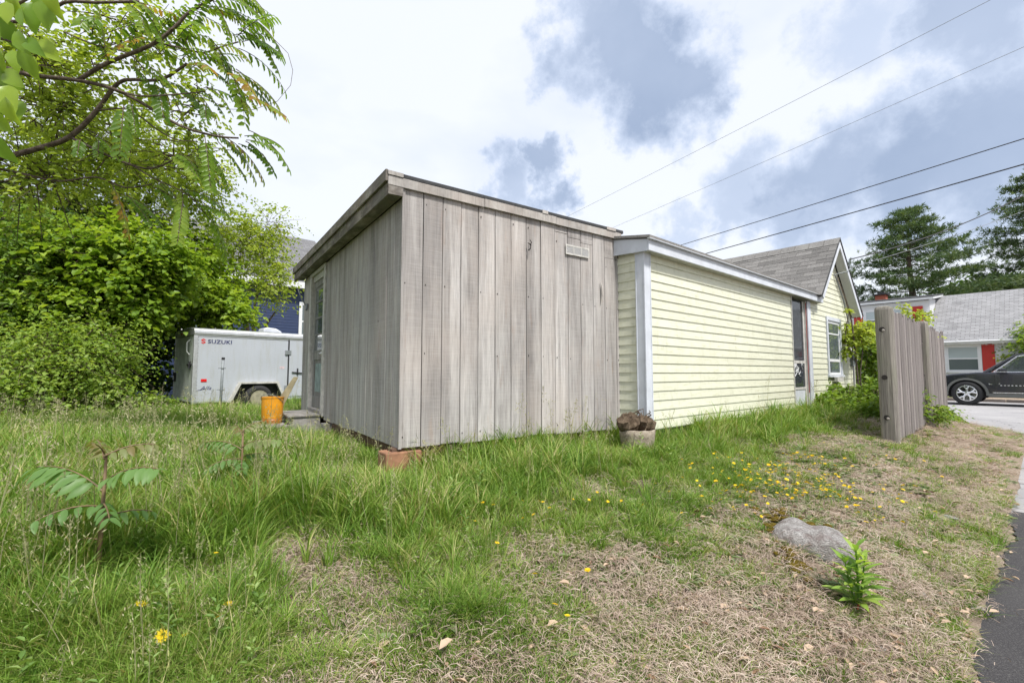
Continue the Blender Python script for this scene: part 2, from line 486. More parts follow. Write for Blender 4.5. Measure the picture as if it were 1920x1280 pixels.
def hz(x, y): return float(hgt(np.array([x]), np.array([y]))[0])
BARE = [(-1.12, 2.46, .22), (-1.45, 2.08, .22), (-.9, 2.15, .2), (-1.8, 2.15, .2), (-.65, 1.95, .22), (-1.3, 2.75, .16)]        # worn patches in the long grass
def lush(x, y):
    """0 dry bank, 1 thick grass"""
    s, q = sq(x, y)
    n = vnoise(x, y, .9, 4) * .55 + vnoise(x, y, 2.6, 5) * .45
    n2 = vnoise(x, y, 1.7, 8) * .6 + vnoise(x, y, 5.0, 9) * .4
    for bx_, by_, br_ in BARE: q = q - .7 * np.exp(-((x - bx_) ** 2 + (y - by_) ** 2) / br_ ** 2)
    return np.clip((q - 1.05 - .055 * np.clip(s, -3, 9)) / 1.3 + (n - .5) * 1.15 + (n2 - .5) * .9, 0, 1)
xs = np.unique(np.round(np.concatenate([np.linspace(-400, -40, 10), np.linspace(-40, -8, 33), np.arange(-8, 9.6, .07), np.linspace(9.6, 34, 120), np.linspace(34, 400, 12)]), 4))
ys = np.unique(np.round(np.concatenate([np.linspace(-300, -12, 8), np.linspace(-12, .4, 32), np.arange(.4, 10, .07), np.linspace(10, 34, 120), np.linspace(34, 400, 12)]), 4))
GX, GY = np.meshgrid(xs, ys)
GZ = hgt(GX, GY)
nx, ny = len(xs), len(ys)
ii = (np.arange(ny - 1)[:, None] * nx + np.arange(nx - 1)[None, :]).ravel()
GF = np.stack([ii, ii + 1, ii + nx + 1, ii + nx], 1)
def ground_mat():
    t = NT('thatch_and_soil')
    v = t.coord('World')
    n1 = t.noise(v, 2.2, 5, .6); n2 = t.noise(v, 14, 6, .7); n3 = t.noise(v, 70, 4, .7)
    fib = t.noise(t.coord('World', (1, 1, 1)), 160, 2, .6, 3.0)
    a = t.n('ShaderNodeAttribute', _attribute_name='lush').outputs['Fac']
    dry = t.ramp(n2, [(.28, (.10, .075, .055)), (.45, (.26, .195, .145)), (.62, (.40, .32, .245)), (.8, (.52, .45, .37))])
    dry = t.mix(t.rng(fib, .42, .62, 0, .6), dry, (.47, .40, .32))
    dry = t.mix(t.rng(n3, .52, .75, 0, .55), dry, (.10, .075, .05))
    gr = t.ramp(n2, [(.3, (.035, .05, .015)), (.6, (.10, .13, .035)), (.8, (.22, .20, .09))])
    c = t.mix(t.rng(a, .1, .7, 0, .9), dry, gr)
    c = t.mix(t.rng(n1, .55, .75, 0, .3), c, (.13, .15, .06))
    h = t.math('ADD', t.math('MULTIPLY', n3, .6), t.math('ADD', n2, t.math('MULTIPLY', fib, .4)))
    return t.done(t.bsdf(c, .97, t.bump(h, .9, .03), spec=.08))
M['ground'] = ground_mat()
gm = npmesh('ground', np.stack([GX, GY, GZ], -1).reshape(-1, 3), GF, M['ground'], True, {'lush': lush(GX, GY).ravel()})
ground = bpy.data.objects.new('ground', gm); COL.objects.link(ground)
tag(ground, 'sloping yard of dry thatch and soil under the grass', 'ground', kind='structure')

def asphalt(name, a, b, grit, crack=.0):
    t = NT(name)
    v = t.coord('World')
    n1 = t.noise(v, 1.1, 5, .6); n2 = t.noise(v, 120, 3, .7); n3 = t.noise(v, 260, 2, .7)
    c = t.mix(t.rng(n1, .3, .7, 0, 1), a, b)
    c = t.mix(t.rng(n2, .5, .72, 0, .7), c, grit)
    if crack:
        vo = t.n('ShaderNodeTexVoronoi', Vector=t.n('ShaderNodeVectorMath', _operation='ADD', i0=v, i1=t.n('ShaderNodeTexNoise', Vector=v, Scale=1.5).outputs['Color']).outputs[0], Scale=.7, _feature='DISTANCE_TO_EDGE').outputs[0]
        c = t.mix(t.rng(vo, .0, .012, crack, 0), c, (.04, .04, .04))
    return t.done(t.bsdf(c, .88, t.bump(t.math('ADD', n2, n3), .8, .006), spec=.25))
M['asphalt_new'] = asphalt('fresh_asphalt', (.04, .038, .041), (.062, .059, .06), (.16, .155, .15))
M['asphalt_old'] = asphalt('worn_asphalt', (.27, .265, .275), (.36, .35, .355), (.46, .45, .44), .6)
def strip(name, m, s0, s1, qf0, qf1, ds=.12, nq=10, dz=.0, label=None):
    ss = np.arange(s0, s1 + ds * .5, ds); V = []; F = []
    for s in ss:
        q0, q1 = qf0(s), qf1(s)
        for k in range(nq + 1):
            q = q0 + (q1 - q0) * k / nq
            nq_ = -(q + .313)
            V.append((s * RU[0] + nq_ * RU[1], s * RU[1] - nq_ * RU[0], zroad(s) + dz))
    w = nq + 1
    for i in range(len(ss) - 1):
        for k in range(nq):
            F.append((i * w + k, (i + 1) * w + k, (i + 1) * w + k + 1, i * w + k + 1))
    o = bpy.data.objects.new(name, npmesh(name, V, F, m)); COL.objects.link(o)
    return tag(o, label, None, kind='structure')
def wob(s, k): return .04 * math.sin(s * 1.9 + k) + .02 * math.sin(s * 6.1 + 2 * k) + .012 * math.sin(s * 17 + k) + .009 * math.sin(s * 41 + k) + .006 * math.sin(s * 83)
strip('road', M['asphalt_new'], -14, 6.9, lambda s: wob(s, 0) - .02, lambda s: -5.6, ds=.03, nq=6, label='fresh black asphalt road surface beside the bank', dz=.002)
strip('old_road', M['asphalt_old'], 6.86, 60, lambda s: wob(s, 2) + (.0 if s < 12 else 0), lambda s: -5.6, dz=-.003, ds=.2, label='worn pale asphalt of the older road beyond the seam')
# side drive with rounded entrance
V = []; F = []
ssd = np.linspace(14.3, 26.2, 60); nqd = 40
for s in ssd:
    # q range where paved
    if s < 17.0:
        qmax = 2.6 * (1 - math.sqrt(max(0, (17.0 - s) / 2.6)))
    else: qmax = 11.0
    qmax = max(qmax, .02)
    for k in range(nqd + 1):
        q = -.05 + (qmax + wob(s, 5) + .05) * k / nqd
        n_ = -(q + .313)
        V.append((s * RU[0] + n_ * RU[1], s * RU[1] - n_ * RU[0], float(zroad(s)) + .004))
w = nqd + 1
for i in range(len(ssd) - 1):
    for k in range(nqd): F.append((i * w + k, (i + 1) * w + k, (i + 1) * w + k + 1, i * w + k + 1))
o = bpy.data.objects.new('driveway', npmesh('driveway', V, F, M['asphalt_old'])); COL.objects.link(o)
tag(o, 'pale paved driveway in front of the black car', None, kind='structure')
M['kerb'] = plain('kerb_stone', (.20, .17, .15), .9, var=.3, scale=5, bump=.3)
def sqp(s, q, z=0.0):
    n_ = -(q + .313); return (s * RU[0] + n_ * RU[1], s * RU[1] - n_ * RU[0], z)
kb = MB()
for k in range(12):
    q0 = -.2 + k * .95; z0 = float(zroad(26)) - .05
    kb.prism([sqp(26.2, q0, z0), sqp(26.2, q0 + .93, z0), sqp(26.42, q0 + .93, z0), sqp(26.42, q0, z0)], (0, 0, .17))
tag(kb.build('kerb', M['kerb'], bevel=.015), 'low brown kerb along the far side of the driveway', None, kind='structure')

# ================================================================== SHED
SA = R(55.3)
shed = empty('wooden_shed', (-1.0095, 4.14, 0), R(90) - SA)
tag(shed, 'weathered grey board shed with flat roof in the foreground', 'shed')
SM = Matrix.Translation(shed.location) @ Matrix.Rotation(R(90) - SA, 4, 'Z')
SL, SW = 2.935, 4.7
ZB, ZT = .825, 3.30
fw = MB().box(.02, SL - .01, .015, .09, ZB + .01, ZT - .03).build('front_wall', M['dark_gap'], shed)
lw = MB().box(.015, .09, .1, 2.98, ZB + .01, ZT - .06).box(.015, .09, 4.11, SW - .01, ZB + .01, ZT - .06).box(.015, .09, 2.98, 4.11, 3.06, ZT - .06).build('side_wall', M['dark_gap'], shed)
MB().box(SL - .09, SL - .012, .1, SW, ZB + .01, ZT - .03).box(.1, SL - .1, SW - .09, SW, ZB + .01, ZT - .03).build('back_wall', M['board'], shed)
rw = random.Random(3)
def board_mesh(name, w, h, th, seed):
    """a vertical plank in local x (width) z (height), front at y=0, slightly bowed and with eased edges"""
    r = random.Random(seed); mb = MB(); nz_ = 5
    for i in range(nz_ + 1):
        z = h * i / nz_; o = r.uniform(-.0025, .0025); e0 = r.uniform(0, .0025); e1 = r.uniform(0, .0025)
        mb.v += [(e0, th, z), (e0, o + .003, z), (e0 + .005, o, z), (w - e1 - .005, o + r.uniform(-.001, .001), z), (w - e1, o + .003, z), (w - e1, th, z)]
    for i in range(nz_):
        for k in range(5):
            a = i * 6 + k; mb.f.append((a, a + 1, a + 7, a + 6))
    mb.f.append((0, 5, 4, 3, 2, 1)); t_ = nz_ * 6
    mb.f.append((t_, t_ + 1, t_ + 2, t_ + 3, t_ + 4, t_ + 5))
    return mb.mesh(name, M['board'])
nails = MB()
PW = .2032
x = 0.0; i = 0
while x < SL - .02:
    w = min(PW, SL - x) - .0042
    zb = ZB - .028 * (x / SL) + rw.uniform(-.006, .006) + (.03 if 7 <= i <= 9 else 0) * .3
    top = 3.215
    if i in (9, 10, 11):                       # short offcuts pieced in under the rake board
        zt_ = 3.215 - .05 - .035 * (i - 8)
        inst('board', board_mesh('board', w, 3.215 - zt_ - .006, .012, 900 + i), (x, -.002, zt_ + .006), parent=fw)
        top = zt_
    if i >= 13:
        inst('board', board_mesh('board', w, .27, .012, 950 + i), (x, .0, 2.945), parent=fw); top = 2.94
    inst('board', board_mesh('board', w, top - zb, .014, i), (x, rw.uniform(-.004, .001), zb), parent=fw)
    for zz in (zb + .09, zb + .85, zb + 1.5, top - .12):
        if rw.random() < .6: nails.box(x + .02, x + .027, -.0065, .0, zz, zz + .008 + rw.uniform(0, .01))
    x += PW; i += 1
# the side wall: boards face -x, run along y
RotS = (0, 0, R(-90))
y = .012; i = 0
while y < SW - .03:
    if 2.95 < y + PW * .5 < 4.14:
        y += PW if y + PW < 2.99 else 0
        if y < 2.99 and y + PW > 2.99:
            w = 2.99 - y
            if w > .03: inst('board', board_mesh('board', w - .008, 3.12 - ZB, .014, 70 + i), (0, y + w, ZB), RotS, parent=lw)
        y = 4.105
        continue
    w = min(PW, SW - y) - .0045
    if y < 2.99 < y + w: w = 2.985 - y
    zb = ZB + rw.uniform(-.008, .008)
    inst('board', board_mesh('board', w, 3.13 - zb, .014, 40 + i), (rw.uniform(-.003, .001), y + w, zb), RotS, parent=lw)
    for zz in (zb + .09, zb + 1.2):
        if rw.random() < .12: nails.box(-.0065, 0, y + .02, y + .027, zz, zz + .012)
    y += PW; i += 1
tag(nails.build('nail', M['dark_gap'], shed), kind='stuff')
MB().box(-.016, .011, -.014, .011, ZB - .01, 3.24).build('corner_board', M['board'], shed)
# roof slab, roll roofing, rake board, fascia
roof = MB().box(-.17, SL + .03, -.035, SW + .12, 3.292, 3.335).build('roof', M['black_roof'], shed, bevel=.008)
rb_ = MB(); rb_.box(-.16, .86, -.034, -.0165, 3.205, 3.293).box(.864, 1.83, -.036, -.0165, 3.208, 3.295).box(1.834, SL - .01, -.033, -.0165, 3.206, 3.292)
rb_.build('rake_board', M['trim_wood'], shed, bevel=.003)
for xa, xb in ((-.165, -.02), (1.62, 1.70), (SL - .28, SL - .12)): MB().box(xa, xb, -.043, -.0355, 3.296, 3.333).build('roof_clip', M['trim_wood'], shed)
f1 = MB().box(-.185, -.162, -.03, SW + .1, 3.235, 3.345).build('drip_board', M['fascia_old'], shed, bevel=.004)
f2 = MB().box(-.158, -.125, -.03, SW + .09, 3.115, 3.288).build('fascia', M['fascia_old'], shed, bevel=.004)
MB().box(-.125, -.017, -.012, SW + .05, 3.13, 3.15).build('soffit', M['fascia_old'], shed)
MB().box(-.158, -.018, -.033, -.013, 3.12, 3.2).build('eave_end_block', M['fascia_old'], shed)
# wall vent
vt = MB().box(1.98, 2.355, -.024, -.0165, 2.985, 3.005).box(1.98, 2.355, -.024, -.0165, 2.885, 2.903).box(1.98, 1.994, -.024, -.0165, 2.903, 2.985).box(2.341, 2.355, -.024, -.0165, 2.903, 2.985).box(2.10, 2.111, -.024, -.0165, 2.903, 2.985).box(2.225, 2.236, -.024, -.0165, 2.903, 2.985).build('vent', M['old_white'], shed)
vl = MB()
for k in range(8): vl.box(1.994, 2.341, -.021 , -.0145, 2.906 + k * .01, 2.912 + k * .01)
vl.build('louvre', M['vent_grey'], vt)
MB().tube([(1.42, -.03, 2.92), (1.44, -.06, 2.9), (1.43, -.06, 2.85), (1.425, -.03, 2.84)], .006, 5).tube([(1.45, -.03, 2.96), (1.455, -.05, 2.93), (1.45, -.025, 2.90)], .005, 5).build('hook', M['dark_gap'], shed)
MB().tube([(2.55, -.02, 2.62), (2.562, -.03, 2.55), (2.565, -.033, 2.45), (2.548, -.02, 2.34)], [.004, .012, .014, .003], 5).build('loose_splinter', M['trim_wood'], shed)
# door in the side wall
dr = MB().box(.045, .075, 3.12, 3.985, .95, 2.965).build('door', M['old_white'], shed)
M['door_grey'] = weathered('worn_door', [(.3, (.16, .165, .155)), (.5, (.30, .30, .28)), (.75, (.45, .45, .42))], saw=False, stain=.5, tone=.05)
dr.data.materials[0] = M['door_grey']
dp = MB()
for k in range(4): dp.box(.032, .044, 3.24, 3.865, 1.83 + k * .26, 1.83 + k * .26 + .02)
dp.box(.032, .044, 3.12, 3.225, .95, 2.965).box(.032, .044, 3.88, 3.985, .95, 2.965).box(.032, .044, 3.225, 3.88, 2.87, 2.965).box(.032, .044, 3.225, 3.88, 1.70, 1.828).box(.032, .044, 3.225, 3.88, .95, 1.13)
dp.build('door_rail', M['door_grey'], dr)
for k in range(4): MB().box(.036, .0445, 3.24, 3.865, 1.852 + k * .26, 2.088 + k * .26 - (.006 if k < 3 else .06)).build('pane', M['glass_dark'], dr)
M['panel_green'] = plain('faded_green_panel', (.26, .33, .32), .8, var=.4, scale=8)
MB().box(.037, .0447, 3.3, 3.81, 1.2, 1.64).build('door_panel', M['panel_green'], dr, bevel=.01)
MB().lathe([(.012, -.055), (.012, -.02), (.028, -.015), (.03, .0), (.018, .012)], (.0, 3.2, 1.78), 'x', 12).build('door_knob', M['alu'], dr, smooth=True)
MB().box(-.026, .012, 3.0, 3.105, .87, 3.06).box(-.026, .012, 3.99, 4.095, .87, 3.06).box(-.028, .012, 2.99, 4.105, 3.062, 3.115).build('door_frame', M['old_white'], shed, bevel=.003)
MB().box(.012, .075, 3.105, 3.119, .87, 3.06).box(.012, .075, 3.986, 3.989, .87, 3.06).box(.012, .075, 3.12, 3.985, 2.967, 3.06).build('door_jamb', M['old_white'], shed)
MB().box(-.03, .06, 3.106, 3.988, .905, .948).build('threshold', M['step_wood'], shed)
MB().box(-.008, .01, 3.106, 3.988, ZB, .903).build('kick_board', M['door_grey'], shed)
MB().tube([(-.03, 4.3, 2.62), (-.1, 4.32, 2.72), (-.16, 4.35, 2.90)], .012, 6).tube([(-.02, 4.3, 2.66), (-.04, 4.28, 2.55)], .022, 6).build('door_hook', M['steel'], shed)
# piers and sill
MB().box(-.06, SL, .03, .16, .70, .815).box(.03, .16, .2, SW, .70, .815).build('sill', M['sill_wood'], shed)
bkr = random.Random(4)
for (bx, by, sx, sy, mt) in [(-.13, -.02, .34, .22, 'rust_block'), (1.0, .02, .4, .2, 'rust_block'), (2.2, .03, .45, .2, 'grey_block'), (-.06, 2.55, .2, .40, 'rust_block'), (.0, 1.35, .2, .4, 'grey_block'), (0, 4.4, .2, .3, 'grey_block')]:
    wp = SM @ Vector((bx + sx / 2, by + sy / 2, 0))
    MB().box(bx, bx + sx, by, by + sy, hz(wp.x, wp.y) - .15, .698 if mt == 'grey_block' or by > 2 else .79).build('foundation_block', M[mt], shed, bevel=.012)
MB().box(-.08, .1, 2.6, 2.8, .70, .80).build('shim_block', M['step_wood'], shed)

# steps
steps = empty('wooden_steps', shed.location, R(90) - SA)
tag(steps, 'small grey wooden steps up to the shed door', 'steps')
st = MB().box(-.46, -.035, 2.98, 3.95, .878, .905); st.build('tread', M['step_wood'], steps, bevel=.006)
MB().box(-.80, -.40, 2.99, 3.93, .745, .772).build('tread', M['step_wood'], steps, bevel=.006)
gz = hz(*(SM @ Vector((-.4, 3.4, 0))).xy) - .1
for yy in (3.0, 3.89):
    MB().prism([(-.40, yy, .876), (-.04, yy, .876), (-.04, yy, gz + .14), (-.22, yy, gz + .06), (-.74, yy, gz), (-.74, yy, .743), (-.40, yy, .743)], (0, .03, 0)).build('stringer', M['step_wood'], steps)
MB().box(-.425, -.403, 3.035, 3.885, .774, .876).build('riser', M['door_grey'], steps)
MB().box(-.76, -.742, 3.035, 3.885, gz, .742).build('riser', M['door_grey'], steps)

# bucket + plank
bp = SM @ Vector((-.60, 3.45, .774))
bk = empty('bucket', bp)
tag(bk, 'orange plastic bucket standing on the lower shed step', 'bucket')
MB().lathe([(.128, .0), (.130, .012), (.134, .07)], n=28).build('base_band', M['orange_dark'], bk, smooth=True)
prof = [(.134, .071), (.136, .075), (.141, .2), (.143, .26), (.143, .36), (.149, .362), (.149, .375), (.138, .375), (.136, .3), (.128, .09), (.0, .085)]
MB().lathe(prof, n=28).build('shell', M['orange'], bk, smooth=False, bevel=0)
MB().tube([(.149 * math.cos(a), .149 * math.sin(a), .31 - .10 * abs(math.sin(a)) ** .5 if False else .30 - .12 * math.sin(a)) for a in np.linspace(-.1 + math.pi, 2 * math.pi + .1, 14)], .004, 5).build('handle', M['steel'], bk)
tz = bp + Vector((.0, .02, .10))
pk = MB()
d1 = Vector((.30, .12, .62)).normalized()
Mx = Matrix.Translation(tz) @ d1.to_track_quat('Z', 'X').to_matrix().to_4x4()
pk.prism([tuple(Mx @ Vector(p)) for p in ((-.07, -.012, -.02), (.07, -.012, -.02), (.032, -.012, .62), (-.026, -.012, .64))], Mx.to_3x3() @ Vector((0, .024, 0)))
tag(pk.build('plank', M['clutter_wood'], bevel=.004), 'short tan plank leaning in the orange bucket', 'plank')

# ================================================================== YELLOW HOUSE
HA = R(49.8)
house = empty('yellow_house', (1.61, 5.50, 0), R(90) - HA)
tag(house, 'small pale yellow house with clapboard siding and grey gable roof', 'house')
HM = Matrix.Translation(house.location) @ Matrix.Rotation(R(90) - HA, 4, 'Z')
EX = .1143
def course(mb, x0, x1, z, h, plane=0.0, face='y', sgn=-1):
    """one lap of siding: butt proud at the bottom, in at the top"""
    t0, t1 = .015, .004
    if face == 'y':
        mb.prism([(x0, plane, z), (x0, plane + sgn * t0, z), (x0, plane + sgn * (t0 - .001), z + .012), (x0, plane + sgn * t1, z + h), (x0, plane, z + h)], (x1 - x0, 0, 0))
    else:
        mb.prism([(plane, x0, z), (plane + sgn * t0, x0, z), (plane + sgn * (t0 - .001), x0, z + .012), (plane + sgn * t1, x0, z + h), (plane, x0, z + h)], (0, x1 - x0, 0))
    return mb
DX0, DX1 = 4.87, 5.66
aw = MB().box(.03, DX0 - .005, .001, .1, .80, 2.97).box(DX0 - .06, DX0 - .006, .1, .2, .8, 2.97).build('long_wall', M['yellow'], house)
ew = MB().prism([(.001, .11, .80), (.001, .11, 3.05), (.001, 3.4, 3.64), (.001, 3.4, .80)], (.1, 0, 0)).build('end_wall', M['yellow'], house)
zz = .815; k = 0
while zz < 2.93:
    h = min(EX, 2.965 - zz)
    jx = (2.15, 3.3, 1.4)[(k // 2) % 3] + rw.uniform(-.05, .05)
    course(MB(), .119, jx, zz + rw.uniform(-.0015, .0015), h).build('siding_course', M['yellow'], aw)
    course(MB(), jx + .002, DX0 - .02, zz + rw.uniform(-.0015, .0015), h).build('siding_course', M['yellow'], aw); k += 1
    course(MB(), .099, .42, zz, h, 0.0, 'x').build('siding_course', M['yellow'], ew)
    zz += EX
MB().box(DX0 - .022, DX0 + .002, -.026, .02, .79, 2.965).build('edge_channel', M['old_white'], house)
MB().box(.104, .118, -.024, 0, .81, 2.965).build('edge_channel', M['old_white'], house)
def wrapped_post(x0, x1, y0, y1, z0, z1):
    mb = MB(); mb.box(x0, x1, y0, y1, z0, z1)
    mb.box(x0 - .006, x0 + .014, y0 - .006, y0 + .014, z0 + .002, z1 - .001)
    mb.box(x1 - .014, x1 + .003, y0 - .006, y0 + .01, z0 + .002, z1 - .001)
    mb.box(x0 - .006, x0 + .01, y1 - .012, y1 + .002, z0 + .002, z1 - .001)
    return mb
wrapped_post(-.03, .103, -.03, .096, .765, 2.965).build('corner_post', M['white_trim'], house, bevel=.003)
wrapped_post(5.70, 5.88, -.03, .06, .78, 2.95).build('porch_post', M['white_trim'], house, bevel=.004)
# fascia + low roof
f = MB().box(-.08, 6.36, -.135, -.112, 2.958, 3.10).build('fascia', M['white_trim'], house, bevel=.004)
MB().prism([(-.08, -.111, 2.958), (-.08, -.111, 3.10), (-.08, 1.2, 3.10 + .25), (-.08, 1.2, 2.958 + .08)], (.022, 0, 0)).build('end_fascia', M['white_trim'], house)
MB().box(6.338, 6.36, -.111, .2, 2.958, 3.10).build('end_fascia', M['white_trim'], house)
MB().box(-.057, 6.337, -.111, .11, 2.962, 2.978).build('soffit', M['old_white'], house)
MB().prism([(-.11, -.165, 3.103), (-.11, -.165, 3.135), (-.11, 3.4, 3.135 + .66), (-.11, 3.4, 3.103 + .66)], (6.49, 0, 0)).build('porch_roof', M['shingle'], house)
MB().box(-.112, 6.382, -.17, -.136, 3.09, 3.102).build('drip_edge', M['alu'], house)
# glazed door in the recess
M['interior'] = plain('dark_interior', (.05, .035, .025), .9, var=.5, scale=3)
M['curtain'] = plain('rusty_curtain', (.24, .11, .05), .9, var=.5, scale=6)
M['door_red'] = plain('flaking_red_jamb', (.34, .06, .05), .8, var=.5, scale=10)
hd = MB().box(DX0 + .01, DX1 - .01, .11, .14, .84, 2.93).build('door', M['interior'], house)
MB().box(DX0 + .07, DX1 - .09, .02, .048, 1.68, 1.735).box(DX0 + .07, DX1 - .09, .02, .048, 1.17, 1.215).box(DX0 + .01, DX0 + .07, .02, .048, .84, 2.93).box(DX1 - .09, DX1 - .01, .02, .048, .84, 2.93).build('storm_door_frame', M['old_white'], hd)
MB().box(DX0 + .07, DX1 - .09, .03, .046, .86, 1.168).build('kick_panel', M['white_trim'], hd)
MB().box(DX0 + .07, DX1 - .09, .030, .034, 1.737, 2.93).build('pane', M['glass'], hd)
MB().box(DX0 + .07, DX1 - .09, .030, .034, 1.217, 1.679).build('pane', M['glass'], hd)
MB().box(DX0 + .40, DX1 - .1, .07, .078, 1.25, 2.9).build('curtain', M['curtain'], hd)
MB().box(DX1 - .008, DX1 + .035, -.01, .05, .82, 2.95).build('door_jamb', M['old_white'], house)
MB().box(DX1 - .006, DX1 + .016, -.016, -.0105, 1.1, 2.9).build('door_stop', M['door_red'], house)
sg = MB(); r_ = random.Random(8)
for k in range(9):
    a = [(DX0 + .1 + r_.random() * .5, .018, 1.46 + r_.random() * .2)]
    for _ in range(5): a.append((min(max(a[-1][0] + r_.uniform(-.09, .09), DX0 + .09), DX1 - .1), .018, min(max(a[-1][2] + r_.uniform(-.09, .09), 1.43), 1.67)))
    sg.tube(a, .006, 4)
sg.build('hanging_ornament', M['white'], hd)
# gable wall
GP = .0; PX = 7.40; PZ = 4.36; GE = 8.95; GSL = 1.0
def gtop(x): return PZ - GSL * abs(x - PX)
gw = MB().prism([(5.92, GP + .001, .75), (GE, GP + .001, .75), (GE, GP + .001, gtop(GE)), (PX, GP + .001, PZ), (5.92, GP + .001, gtop(5.92))], (0, .12, 0)).build('gable_wall', M['yellow'], house)
zz = .78
while zz < PZ - .08:
    xa = max(5.92, PX - (PZ - zz - EX) / GSL - .06); xb = min(GE - .03, PX + (PZ - zz - EX) / GSL + .06)
    if xb - xa > .08:
        segs = [(xa, xb)]
        if 1.40 < zz + EX * .5 < 2.78: segs = [(xa, 6.905), (7.945, xb)]
        for a, b in segs:
            if b - a > .05: course(MB(), a, b, zz, EX, GP).build('siding_course', M['yellow'], gw)
    zz += EX
MB().box(GE - .03, GE + .02, GP - .03, GP + .05, .75, gtop(GE)).build('corner_board', M['old_white'], house)
MB().box(GE - .1, GE - .005, GP + .13, 6.0, .75, gtop(GE)).build('side_wall', M['yellow'], house)
win = MB().box(6.91, 6.99, GP - .035, GP, 1.44, 2.74).box(7.86, 7.94, GP - .035, GP, 1.44, 2.74).box(6.99, 7.86, GP - .035, GP, 2.66, 2.74).box(6.88, 7.97, GP - .06, GP, 1.40, 1.445).build('window', M['white_trim'], house)
MB().box(6.992, 7.05, GP - .012, GP, 1.45, 2.655).box(7.80, 7.858, GP - .012, GP, 1.45, 2.655).box(7.05, 7.80, GP - .012, GP, 2.6, 2.655).box(7.05, 7.80, GP - .016, GP, 2.35, 2.38).box(7.05, 7.80, GP - .018, GP, 1.74, 1.80).box(7.05, 7.80, GP - .012, GP, 1.45, 1.50).build('sash', M['white'], win)
MB().box(7.05, 7.80, GP - .006, GP - .002, 1.50, 2.60).build('pane', M['glass_dark'], win)
MB().box(7.15, 7.6, GP - .12, GP - .062, 1.30, 1.395).build('window_bracket', M['old_white'], win)
# gable roof: slabs, shingles, rake boards, soffit
OH = -.20
def slope_pt(d, side): return PX + side * d * .7071, PZ + .14 - d * .7071 * GSL
def roof_slab(name, side, D, th, y0, y1, off, m):
    (xa, za), (xb, zb) = slope_pt(0, side), slope_pt(D, side)
    nx_, nz__ = side * .7071, .7071
    pts = [(xa + nx_ * off * 0, y0, za + off * 1.414), (xb + nx_ * off, y0, zb + nz__ * off), (xb + nx_ * (off - th), y0, zb + nz__ * (off - th)), (xa, y0, za + (off - th) * 1.414)]
    return MB().prism(pts, (0, y1 - y0, 0)).build(name, m, house)
gr = roof_slab('gable_roof', -1, 2.0, .05, OH, 6.1, 0, M['black_roof'])
roof_slab('gable_roof', 1, 2.28, .05, OH, 6.1, 0, M['black_roof'])
roof_slab('soffit', 1, 2.24, .02, OH + .01, GP - .03, -.055, M['white'])
roof_slab('soffit', -1, 1.95, .02, OH + .01, GP - .03, -.055, M['old_white'])
roof_slab('rake_board', -1, 1.98, .13, OH - .024, OH - .002, .0, M['white_trim'])
roof_slab('rake_board', 1, 2.27, .13, OH - .024, OH - .002, .0, M['white_trim'])
roof_slab('roof_edge', 1, 2.30, .03, OH - .04, OH - .0255, .02, M['black_roof'])
roof_slab('roof_edge', -1, 2.01, .022, OH - .04, OH - .0255, .02, M['black_roof'])
smesh = {}
def shing(wv):
    if wv not in smesh:
        r = random.Random(wv); w = .325 - .006
        mb = MB(); mb.prism([(0, 0, .004), (w, 0, .004), (w, 0, .013), (0, 0, .013)], (0, .20, 0))
        for j, v in enumerate(mb.v):
            z = v[2] if v[1] < .1 else v[2] - .006
            mb.v[j] = (v[0], v[1] + (r.uniform(-.008, .008) if v[1] < .1 else 0), z + r.uniform(-.002, .003))
        smesh[wv] = mb.mesh('shingle', M['shingle'])
    return smesh[wv]
rs = random.Random(12)
nrow = 14
for row in range(nrow):
    d0 = 2.02 - row * .145
    ya = OH - .032 - rs.uniform(0, .006); first = row % 2
    while ya < 4.4:
        wd = .1625 if first else .325; first = 0
        x0_, z0_ = slope_pt(d0, -1)
        o = inst('shingle', shing(rs.randrange(8)), parent=gr)
        # local shingle: x width -> +y of the house reversed, y -> up the slope, z -> normal
        mx = Matrix(((0, .7071, -.7071, 0), (-1, 0, 0, 0), (0, .7071, .7071, 0), (0, 0, 0, 1)))
        o.matrix_local = Matrix.Translation((x0_ , ya + wd, z0_)) @ mx @ Matrix.Diagonal((wd / .325, 1, 1, 1))
        ya += wd
cap = MB()
for k in range(14): cap.prism([(PX - .16, OH - .03 + k * .3, PZ + .0 + .01), (PX, OH - .03 + k * .3, PZ + .175 + (k % 2) * .006), (PX + .16, OH - .03 + k * .3, PZ + .0 + .01), (PX, OH - .03 + k * .3, PZ + .155)], (0, .29, 0))
cap.build('ridge_cap', M['shingle'], house)
# meter and conduit on the gable wall
MB().lathe([(.09, 0), (.09, -.06), (.075, -.11), (.0, -.115)], (8.78, GP - .02, 1.86), 'y', 16).box(8.66, 8.88, GP - .07, GP - .02, 1.66, 1.98).build('electric_meter', M['steel'], house)
MB().tube([(8.75, GP - .05, 1.99), (8.7, GP - .05, 2.4), (8.2, GP - .05, 3.2), (7.62, GP - .05, 3.75)], .015, 6).tube([(8.72, GP - .05, 1.66), (8.72, GP - .05, .8)], .015, 6).build('conduit', M['wire_grey'], house)
MB().tube([(7.62, GP - .03, 3.75), (7.68, -.12, 3.78), (7.8, -.24, 3.82), (7.95, -.26, 3.9), (7.95, -.26, 4.12)], .012, 6).build('service_bracket', M['steel'], house)

